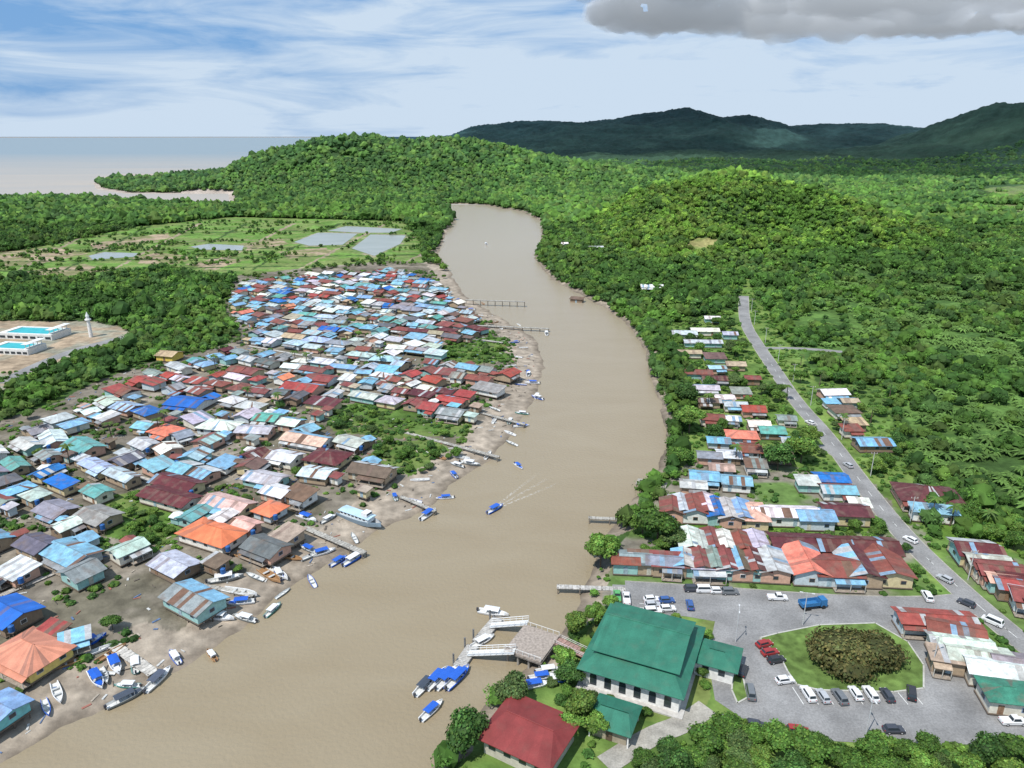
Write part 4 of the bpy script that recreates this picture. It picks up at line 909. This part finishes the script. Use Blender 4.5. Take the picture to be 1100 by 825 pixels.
def tree(x,y,r,ht,label,grp=None,k=None,name='tree',cat='tree'):
    rt=root(name,label,cat,(x,y,hz1(x,y)),R.uniform(0,6.28),grp)
    c=link('crown',CROWNS[R.randrange(7) if k is None else k],rt,(0,0,ht-r*.5));c.scale=(r,r*R.uniform(.85,1.1),r*R.uniform(.8,1.05))
    t=link('trunk',TRUNK,rt);t.scale=(r*.8,r*.8,max(ht-r*.6,.8));return rt
for t in [(645,606,4.6,8.5,'rounded green tree alone at the river edge above the street pier',1),(706,583,6.,9,'large dark green tree on river bank left of the market rows',0),(690,575,3.8,6,'lower tree leaning over water left of the large dark tree',1),(722,590,4,6,'tree behind the large dark tree beside grey roofs',4),
 (500,806,4.2,7.5,'round deep green tree at the bottom edge of the river',2),(548,757,3.6,6,'pale olive tree just above the red pavilion',4),(606,720,3,5,'tree between jetty inlet and green hall',1),(612,735,3,4.5,'low tree left of the green hall front',2),(640,672,3,5,'tree behind the green hall near jetty walkway',1),(620,680,3,5,'tree at bank beside the jetty walkway',3),
 (625,775,3.4,6,'tree between the two lower pavilions',3),(640,790,2.8,4.5,'small tree under the green-roofed pavilion',1),(612,795,2.8,5,'tree right of the red pavilion roof',1),(655,655,2.2,3.5,'small tree at left end of the hall car spaces',1),
 (860,497,6,9,'large spreading tree west of the main road behind blue roofs',1),(835,505,5,8,'dark tree beside the large spreading tree',2),(868,480,4,7,'bright tree on the bend of the main road',3),(740,465,6,10,'tall bright tree at the river edge by red-roofed houses',1),(737,435,5,8,'tree behind the tall bright river edge tree',2),(728,500,4,6,'tree at the river bank below the tall bright tree',0)]:
    x,y=G(t[0],t[1],1.5);tree(x,y,t[2],t[3],t[4],None,t[5])
x,y=G(919,720);V,Fa,cv=leafcrown(77,10.,5.5,30,15000,.25,(.125,.135,.045));me=npmesh('crown',V,Fa,cv,'leaf')
rt=root('tree','very broad low olive green tree filling the car park island','tree',(x,y+2,1.6));o=link('crown',me,rt,(0,0,2.6));o.scale=(1.,.85,1.15)
for k in range(5):
    m=MB();m.tube((k*2-4,0,0),(k*2.6-5.2,.5,3),.3,.15,(.1,.08,.06));m.build('trunk','trunk',rt)
WPARK,WFRONT=W(PARK),W(FRONT)
def offroad(x,y,d=2.):
    X=np.array([x]);Y=np.array([y])
    for p,w,n in RW:
        if segdist(p,X,Y,False)[0]<w/2+d: return False
    return not(inside(WPARK,X,Y)[0] or inside(WFRONT,X,Y)[0])
def sprinkle(poly,n,rlo,rhi,label,grp,hmul=1.5,name='tree',space=.7):
    done=[];xs=[p[0] for p in poly];ys=[p[1] for p in poly];tr=0
    while len(done)<n and tr<n*60:
        tr+=1;x,y=R.uniform(min(xs),max(xs)),R.uniform(min(ys),max(ys))
        if not pip(poly,x,y): continue
        a,b=proj(x,y,4)
        if not(-40<a<1140 and b<860): continue
        r=R.uniform(rlo,rhi)
        if any((x-q[0])**2+(y-q[1])**2<((r+q[2])*space)**2 for q in done) or not clear_in(x,y,r*.7) or not offroad(x,y,r*.8) or hz1(x,y)<.5: continue
        done.append((x,y,r));tree(x,y,r,r*R.uniform(.9,1.15)*hmul,label,grp,name=name,cat='shrub' if name=='shrub' else 'tree')
    return done
sprinkle(FRONTW,62,1.8,3.6,'leafy tree in the foreground thicket below the car park','foreground trees below the car park',space=.55,hmul=1.4)
for p,n in zip(VEGP,(14,11,8,12,5,5)): sprinkle(W(p),n,1.3,2.4,'bushy mangrove tree in a garden patch of the left village','mangrove trees among the left village',space=.6,hmul=1.2)
sprinkle(VDIRT,58,1.2,2.4,'small green tree growing between left village houses','small trees between left village houses')
sprinkle(W([(725,345),(800,330),(850,400),(960,410),(1000,560),(935,530),(880,500),(735,500),(745,400)]),70,1.6,3.8,'green tree among houses along the right bank road','trees among right bank houses',space=.6)
sprinkle(W([(600,690),(640,650),(680,590),(735,560),(1000,560),(1000,640),(660,650)]),16,1.2,2.3,'small tree among the right bank market rows','small trees among market rows')
sprinkle(W([(1000,540),(1110,560),(1180,640),(1100,600),(1030,575)]),12,1.8,3.2,'tree beside the east side of the main road','trees east of the main road',space=.6)
sprinkle(W([(700,655),(762,660),(755,790),(600,830),(590,740),(600,690),(640,650)]),30,.8,1.7,'garden shrub around the green hall','garden shrubs around the green hall',name='shrub',hmul=1.1)
def palmmesh(seed,n=15,Rr=2.4):
    r=random.Random(seed);m=MB()
    for k in range(n):
        a=2*math.pi*k/n+r.uniform(-.2,.2);el=r.uniform(.1,.95);L=Rr*r.uniform(.8,1.1);P=[];c=(.09*r.uniform(.8,1.3),.16*r.uniform(.8,1.2),.035)
        for j in range(6):
            t=j/5;q=L*t*math.cos(el*.6*(1-t*.4));z=L*(math.sin(el)*t-.75*t*t);w=.36*math.sin(math.pi*(.12+.85*t))*Rr/2.4;P.append((q,z,w))
        for (q0,z0,w0),(q1,z1,w1) in zip(P,P[1:]):
            for s in(-1,1):
                f=lambda q,w,z:(q*math.cos(a)-s*w*math.sin(a),q*math.sin(a)+s*w*math.cos(a),z)
                m.face([f(q0,0,z0),f(q1,0,z1),f(q1,w1,z1-w1*.5),f(q0,w0,z0-w0*.5)],c)
    return m
PALM=[]
for k in range(3): me=palmmesh(k).mesh('fronds');me.materials.append(M['leaf']);PALM.append(me)
m=MB();m.tube((0,0,0),(.2,0,.5),.2,.15,(.2,.17,.13),7);m.tube((.2,0,.5),(.3,0,1),.15,.12,(.2,.17,.13),7);PT=m.mesh('trunk');PT.materials.append(M['trunk'])
pn=0
for px,py in [(172,468),(178,463),(268,438),(120,470),(330,395),(345,392),(318,392),(232,398),(300,440),(410,395),(790,500),(815,495),(845,430),(905,465),(1000,560),(760,440),(828,425),(520,398),(45,470),(75,500),(915,430),(935,455),(880,415),(1060,570),(1020,565),(900,400),(930,395),(955,430),(860,395)]:
    x,y=G(px,py);ht=R.uniform(5,8);gz=hz1(x,y)
    rt=root('palm_tree','coconut palm standing among village roofs','palm tree',(x,y,gz),R.uniform(0,6),'coconut palms among the houses');t=link('trunk',PT,rt);t.scale=(1,1,ht);link('fronds',PALM[pn%3],rt,(.3,0,ht));pn+=1
# forest masses
ICO=[]
for sd in range(6):
    r=np.random.default_rng(sd+40);b=bmesh.new();bmesh.ops.create_icosphere(b,subdivisions=2,radius=1)
    a=np.array([v.co[:] for v in b.verts])*r.uniform(.6,1.35,(len(b.verts),1));f=np.array([[v.index for v in t.verts] for t in b.faces]);b.free()
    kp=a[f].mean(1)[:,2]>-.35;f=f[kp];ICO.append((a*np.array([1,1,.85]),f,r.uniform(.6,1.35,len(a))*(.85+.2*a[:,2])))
def proto(seed,nl,nleaf,size,shape=.85):
    V,Fa,cv=leafcrown(seed,1.,shape*1.3,nl,nleaf,size,(1,1,1),core=False)
    V3=V.reshape(-1,4,3);n=len(V3);Vt=V3[:,:3].reshape(-1,3);sh=cv[::4][:,1]
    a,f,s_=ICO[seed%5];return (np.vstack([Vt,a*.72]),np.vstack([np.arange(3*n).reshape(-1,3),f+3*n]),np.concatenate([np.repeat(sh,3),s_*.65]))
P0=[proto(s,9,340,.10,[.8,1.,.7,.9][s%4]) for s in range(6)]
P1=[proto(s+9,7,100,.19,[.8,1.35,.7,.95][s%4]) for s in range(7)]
def palmproto(sd):
    m=palmmesh(sd,11,1.);V=np.array(m.v).reshape(-1,4,3);Fq=np.arange(len(V)*4).reshape(-1,4);T=np.vstack([Fq[:,:3],Fq[:,[0,2,3]]]);return(V.reshape(-1,3)*np.array([1,1,1.2]),T,np.repeat(np.random.default_rng(sd).uniform(.7,1.3,len(V)),4))
PP=[palmproto(k) for k in range(4)]
rg=np.random.default_rng(5)
TINT=np.array([(.075,.165,.03),(.11,.225,.04),(.06,.14,.03),(.145,.26,.045),(.09,.18,.045),(.125,.205,.045),(.12,.25,.04)])*1.08
EXC=[VDIRT,FIELD,SETR,SCAR,POOLA]
def cand(y0,y1,sp):
    X,Y=np.meshgrid(np.arange(-y1*.85,y1*.85,sp),np.arange(y0,y1,sp));X=X.ravel()+rg.uniform(-.5,.5,X.size)*sp;Y=Y.ravel()+rg.uniform(-.5,.5,Y.size)*sp
    k=(np.abs(X)<Y*.78+20)&(X*X+Y*Y>85**2);X,Y=X[k],Y[k]
    h,s,left,ss=Hgt(X,Y,True);k=(s>np.where(left,4,1.5))&(ss>12)&(h>.25)
    for e in EXC: k&=~inside(e,X,Y)
    for p,w,nm in RW: 
        if y0<500:k&=segdist(p,X,Y,False)>w/2+1.6
    return X[k],Y[k],h[k]
def scatter(name,label,X,Y,Z,rad,protos,tint,cat='forest',zs=1.,lift=.75):
    which=rg.integers(0,len(protos),len(X));Vs=[];Fs=[];Cs=[];off=0
    for w,(pv,pf,ps) in enumerate(protos):
        i=np.where(which==w)[0]
        if not len(i): continue
        a=rg.uniform(0,6.28,len(i));c,s=np.cos(a)[:,None],np.sin(a)[:,None];r=rad[i][:,None];hh=rg.uniform(.75,1.35,(len(i),1))*zs
        x=(pv[None,:,0]*c-pv[None,:,1]*s)*r+X[i][:,None];y=(pv[None,:,0]*s+pv[None,:,1]*c)*r+Y[i][:,None];z=pv[None,:,2]*r*hh+Z[i][:,None]+r*lift*hh
        Vs.append(np.stack([x,y,z],2).reshape(-1,3));Fs.append((pf[None]+(np.arange(len(i))*len(pv))[:,None,None]).reshape(-1,3)+off);off+=len(i)*len(pv)
        Cs.append((tint[i][:,None,:]*ps[None,:,None]).reshape(-1,3))
    if not Vs:return
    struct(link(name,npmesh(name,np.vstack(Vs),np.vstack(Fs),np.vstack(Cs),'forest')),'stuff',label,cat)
def tints(X,Y,b=1.,Z=None):
    n=fbm(X/45,Y/45,61,3);k=np.clip(((n-.25)*2*len(TINT)+rg.normal(0,1.3,len(X))),0,len(TINT)-1).astype(int)
    t=TINT[k]*rg.uniform(.7,1.4,(len(X),1))*b
    if Z is not None:
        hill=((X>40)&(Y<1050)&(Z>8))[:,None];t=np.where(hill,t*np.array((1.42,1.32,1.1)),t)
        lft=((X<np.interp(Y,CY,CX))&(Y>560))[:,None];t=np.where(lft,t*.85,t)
    d=np.hypot(X,Y);hz=np.clip(1-np.exp(-(d-900)/4500.),0,1)[:,None];return t*(1-hz)+np.array((.03,.09,.09))*hz  # distance haze painted into the tint of farther trees
PLAIN=W([(840,300),(900,285),(1110,300),(1250,320),(1250,600),(1010,545),(950,410),(880,395),(850,360)])
FARP=W([(920,222),(1000,205),(1100,195),(1250,200),(1250,262),(1060,262),(960,245)],6)
for (y0,y1,sp,pr,rl,rh) in((90,400,3.7,P0,1.5,3.2),(400,850,4.7,P1,2.1,3.9),(850,1500,7.2,ICO,3.4,6.2),(1500,2500,12,ICO,5.5,9)):
    X,Y,Z=cand(y0,y1,sp)
    plain=inside(PLAIN,X,Y)&(Z<8);fp=inside(FARP,X,Y)
    dn=fbm(X/26,Y/26,91,3);k=(~plain|(dn>.49))&(~fp|(fbm(X/120,Y/60,95,3)>.52))&(fbm(X/9,Y/9,97,2)>.22)
    if y0<850:
        pk=plain&(dn<=.5)&(dn>.34)&(rg.uniform(0,1,len(X))<.92)
        scatter('palm_thicket','nipa palm thicket on the right plain below the hill' if y0>300 else 'nipa palms and ferns east of the main road',X[pk],Y[pk],Z[pk],rg.uniform(2.4,3.6,pk.sum()),PP,np.tile((.9,1.,.9),(pk.sum(),1))*rg.uniform(.16,.3,(pk.sum(),1))*np.array((.62,1.,.26)),'palm thicket',1.,.45)
        k|=plain&(rg.uniform(0,1,len(X))<.08)
    X,Y,Z=X[k],Y[k],Z[k]
    rad=rg.uniform(rl,rh,len(X))*(.65+.75*fbm(X/20,Y/20,66,2))
    if y0<850: rad*=np.where(rg.uniform(0,1,len(X))<.1,1.5,1)
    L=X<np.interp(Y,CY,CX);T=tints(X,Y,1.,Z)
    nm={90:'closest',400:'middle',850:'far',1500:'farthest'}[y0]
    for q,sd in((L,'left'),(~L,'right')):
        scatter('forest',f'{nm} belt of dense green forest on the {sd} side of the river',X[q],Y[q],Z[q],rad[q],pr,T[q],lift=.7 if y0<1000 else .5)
X,Y=rg.uniform(-480,-40,5000),rg.uniform(500,900,5000);k=inside(FIELD,X,Y)&(fbm(X/30,Y/16,12,3)>.53)
for q in PW:
    k&=(sdf(q,X,Y)>3)
X,Y=X[k],Y[k]
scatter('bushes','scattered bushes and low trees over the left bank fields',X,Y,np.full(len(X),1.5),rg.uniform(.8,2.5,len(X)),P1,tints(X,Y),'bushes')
def offh(X,Y,mg):
    ok=np.ones(len(X),bool)
    for hh in HOUSES:
        a=-math.radians(hh['yaw']);dx,dy=X-hh['x'],Y-hh['y'];u=dx*math.cos(a)-dy*math.sin(a);v_=dx*math.sin(a)+dy*math.cos(a)
        ok&=~((np.abs(u)<hh['L']/2+mg)&(np.abs(v_)<hh['w']/2+mg))
    return ok
X,Y=rg.uniform(-80,190,18000),rg.uniform(85,480,18000);k=inside(SETR,X,Y)&(fbm(X/10,Y/10,14,3)>.4);X,Y=X[k],Y[k]
ok=np.ones(len(X),bool)
for p,w,n in RW: ok&=segdist(p,X,Y,False)>w/2+.8
for q in(WPARK,WFRONT): ok&=~inside(q,X,Y)
ok&=offh(X,Y,.9)&(Hgt(X,Y)>.6)&(segdist([(25,117),(26,118)],X,Y)>13)
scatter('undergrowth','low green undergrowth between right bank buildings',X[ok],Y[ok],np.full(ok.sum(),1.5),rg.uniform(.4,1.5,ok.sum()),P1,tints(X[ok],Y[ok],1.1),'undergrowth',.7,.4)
X,Y=rg.uniform(-280,20,22000),rg.uniform(100,560,22000);k=inside(VDIRT,X,Y)&(fbm(X/12,Y/12,18,3)>.5)
for p in VEGP: k|=inside(W(p),X,Y)
X,Y=X[k],Y[k];Z=Hgt(X,Y);ok=(Z>.75)&offh(X,Y,.8)
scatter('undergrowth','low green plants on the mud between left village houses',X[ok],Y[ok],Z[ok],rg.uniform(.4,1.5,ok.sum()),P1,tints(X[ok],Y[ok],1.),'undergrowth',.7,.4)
X,Y=rg.uniform(-200,10,3500),rg.uniform(95,420,3500);Z=Hgt(X,Y);k=inside(VDIRT,X,Y)&(Z>.15)&offh(X,Y,.3);X,Y,Z=X[k],Y[k],Z[k];m=MB()
for x,y,z in zip(X,Y,Z):
    c=R.choice([(.35,.3,.24),(.12,.1,.08),(.5,.5,.48),(.1,.16,.28),(.3,.12,.09),(.08,.07,.06)]);m.box(x,y,z+.05,R.uniform(.3,2.2),R.uniform(.15,.5),R.uniform(.1,.35),c,R.uniform(0,3.1))
struct(m.build('debris','wood'),'stuff','scattered planks and flotsam lying on the left bank mud','debris')
# ---------------------------------------------------------------- cloud
b=bmesh.new();rc=random.Random(3)
def puff(x,Y,rad,zc,fl=.3):
    q=bmesh.ops.create_icosphere(b,subdivisions=3,radius=1)
    for v in q['verts']: v.co=Vector((v.co.x*rad+x,v.co.y*rad+Y,max(v.co.z,-.35)*rad*fl+zc))
for k in range(95):
    Y=rc.uniform(1500,6800);x0=at(690 if Y>3600 else 600,40,Y)[0];x1=at(1300,40,Y)[0]
    puff(rc.uniform(x0,x1),Y,rc.uniform(240,420)*(1+max(0,Y-4500)/5000),700+max(0,Y-4500)*.15+rc.uniform(-15,60))
for k in range(22): Y=rc.uniform(4000,4600);puff(at(rc.uniform(650,760),20,Y)[0],Y,rc.uniform(70,170),rc.uniform(690,760),.35)
for k in range(60): Y=rc.uniform(2600,5000);puff(at(rc.uniform(420,720),20,Y)[0],Y,rc.uniform(260,420),270+Y*.19)  # extra puffs above the view, added to shade the far mountains
me=bpy.data.meshes.new('cloud');b.to_mesh(me);b.free()
cm=bpy.data.materials.new('cloud');cm.use_nodes=True;nt=cm.node_tree;nt.nodes.remove(nt.nodes['Principled BSDF'])
sc=nt.nodes.new('ShaderNodeVolumePrincipled');sc.inputs['Density'].default_value=.0075;sc.inputs['Color'].default_value=(.95,.97,1,1);sc.inputs['Emission Strength'].default_value=.0014;sc.inputs['Emission Color'].default_value=(.82,.91,1,1);nt.links.new(sc.outputs[0],nt.nodes['Material Output'].inputs['Volume']);me.materials.append(cm)  # faint glow stands in for sunlight scattered inside the cloud
o=link('cloud',me);struct(o)
rm=o.modifiers.new('r','REMESH');rm.mode='VOXEL';rm.voxel_size=30
tx=bpy.data.textures.new('c','CLOUDS');tx.noise_scale=210;tx.noise_depth=5;dm=o.modifiers.new('d','DISPLACE');dm.texture=tx;dm.strength=210;dm.texture_coords='GLOBAL';dm.mid_level=.5
# ---------------------------------------------------------------- sky, sun, camera
sunv=Vector((-.55,-.62,1.35)).normalized();el=math.asin(sunv.z);azs=math.atan2(sunv.x,sunv.y)
w=bpy.data.worlds.new('World');bpy.context.scene.world=w;w.use_nodes=True;nt=w.node_tree;N=nt.nodes;L=nt.links;bg=N['Background']
sky=N.new('ShaderNodeTexSky');sky.sky_type='NISHITA';sky.sun_disc=False;sky.sun_elevation=el;sky.sun_rotation=azs;sky.altitude=100
tc=N.new('ShaderNodeTexCoord');mp=N.new('ShaderNodeMapping');mp.inputs['Scale'].default_value=(2.4,2.4,15);mp.inputs['Rotation'].default_value=(.05,.07,0);L.new(tc.outputs['Generated'],mp.inputs[0])
n=N.new('ShaderNodeTexNoise');n.inputs['Scale'].default_value=1.9;n.inputs['Detail'].default_value=10;n.inputs['Roughness'].default_value=.6;n.inputs['Distortion'].default_value=.5;L.new(mp.outputs[0],n.inputs['Vector'])
sx=N.new('ShaderNodeSeparateXYZ');L.new(tc.outputs['Generated'],sx.inputs[0])
g1=N.new('ShaderNodeMapRange');g1.inputs[1].default_value=.0;g1.inputs[2].default_value=.12;g1.inputs[3].default_value=.26;g1.inputs[4].default_value=-.0;L.new(sx.outputs['Z'],g1.inputs[0])
g2_=N.new('ShaderNodeMapRange');g2_.inputs[1].default_value=-.6;g2_.inputs[2].default_value=0.;g2_.inputs[3].default_value=-.07;g2_.inputs[4].default_value=.06;L.new(sx.outputs['X'],g2_.inputs[0])
ad=N.new('ShaderNodeMath');ad.operation='ADD';L.new(n.outputs['Fac'],ad.inputs[0]);L.new(g1.outputs[0],ad.inputs[1])
ad2=N.new('ShaderNodeMath');ad2.operation='ADD';L.new(ad.outputs[0],ad2.inputs[0]);L.new(g2_.outputs[0],ad2.inputs[1])
mr=N.new('ShaderNodeMapRange');mr.inputs[1].default_value=.38;mr.inputs[2].default_value=.68;mr.inputs[3].default_value=.08;mr.inputs[4].default_value=.9;L.new(ad2.outputs[0],mr.inputs[0])
bl=N.new('ShaderNodeMix');bl.data_type='RGBA';bl.inputs['Factor'].default_value=.8;L.new(sky.outputs[0],bl.inputs['A']);bl.inputs['B'].default_value=(1.5,4.1,8.4,1)
mx=N.new('ShaderNodeMix');mx.data_type='RGBA';L.new(mr.outputs[0],mx.inputs['Factor']);L.new(bl.outputs['Result'],mx.inputs['A']);mx.inputs['B'].default_value=(7.2,8.5,9.9,1)
L.new(mx.outputs['Result'],bg.inputs['Color']);bg.inputs['Strength'].default_value=.09
sl=bpy.data.lights.new('sun','SUN');sl.energy=4.7;sl.angle=math.radians(.5);sl.color=(1,.97,.92);so=bpy.data.objects.new('sun',sl);C.objects.link(so);so.rotation_euler=sunv.to_track_quat('Z','Y').to_euler()
cd=bpy.data.cameras.new('camera');cd.sensor_width=36;cd.lens=F/1100*36;cd.clip_end=200000;cd.clip_start=1;co=bpy.data.objects.new('camera',cd);C.objects.link(co);co.location=(0,0,HC);co.rotation_euler=(math.pi/2-PIT,0,0)
S=bpy.context.scene;S.camera=co;S.view_settings.view_transform='Standard';S.view_settings.look='None';S.view_settings.exposure=0
print('done',time.time()-T0)
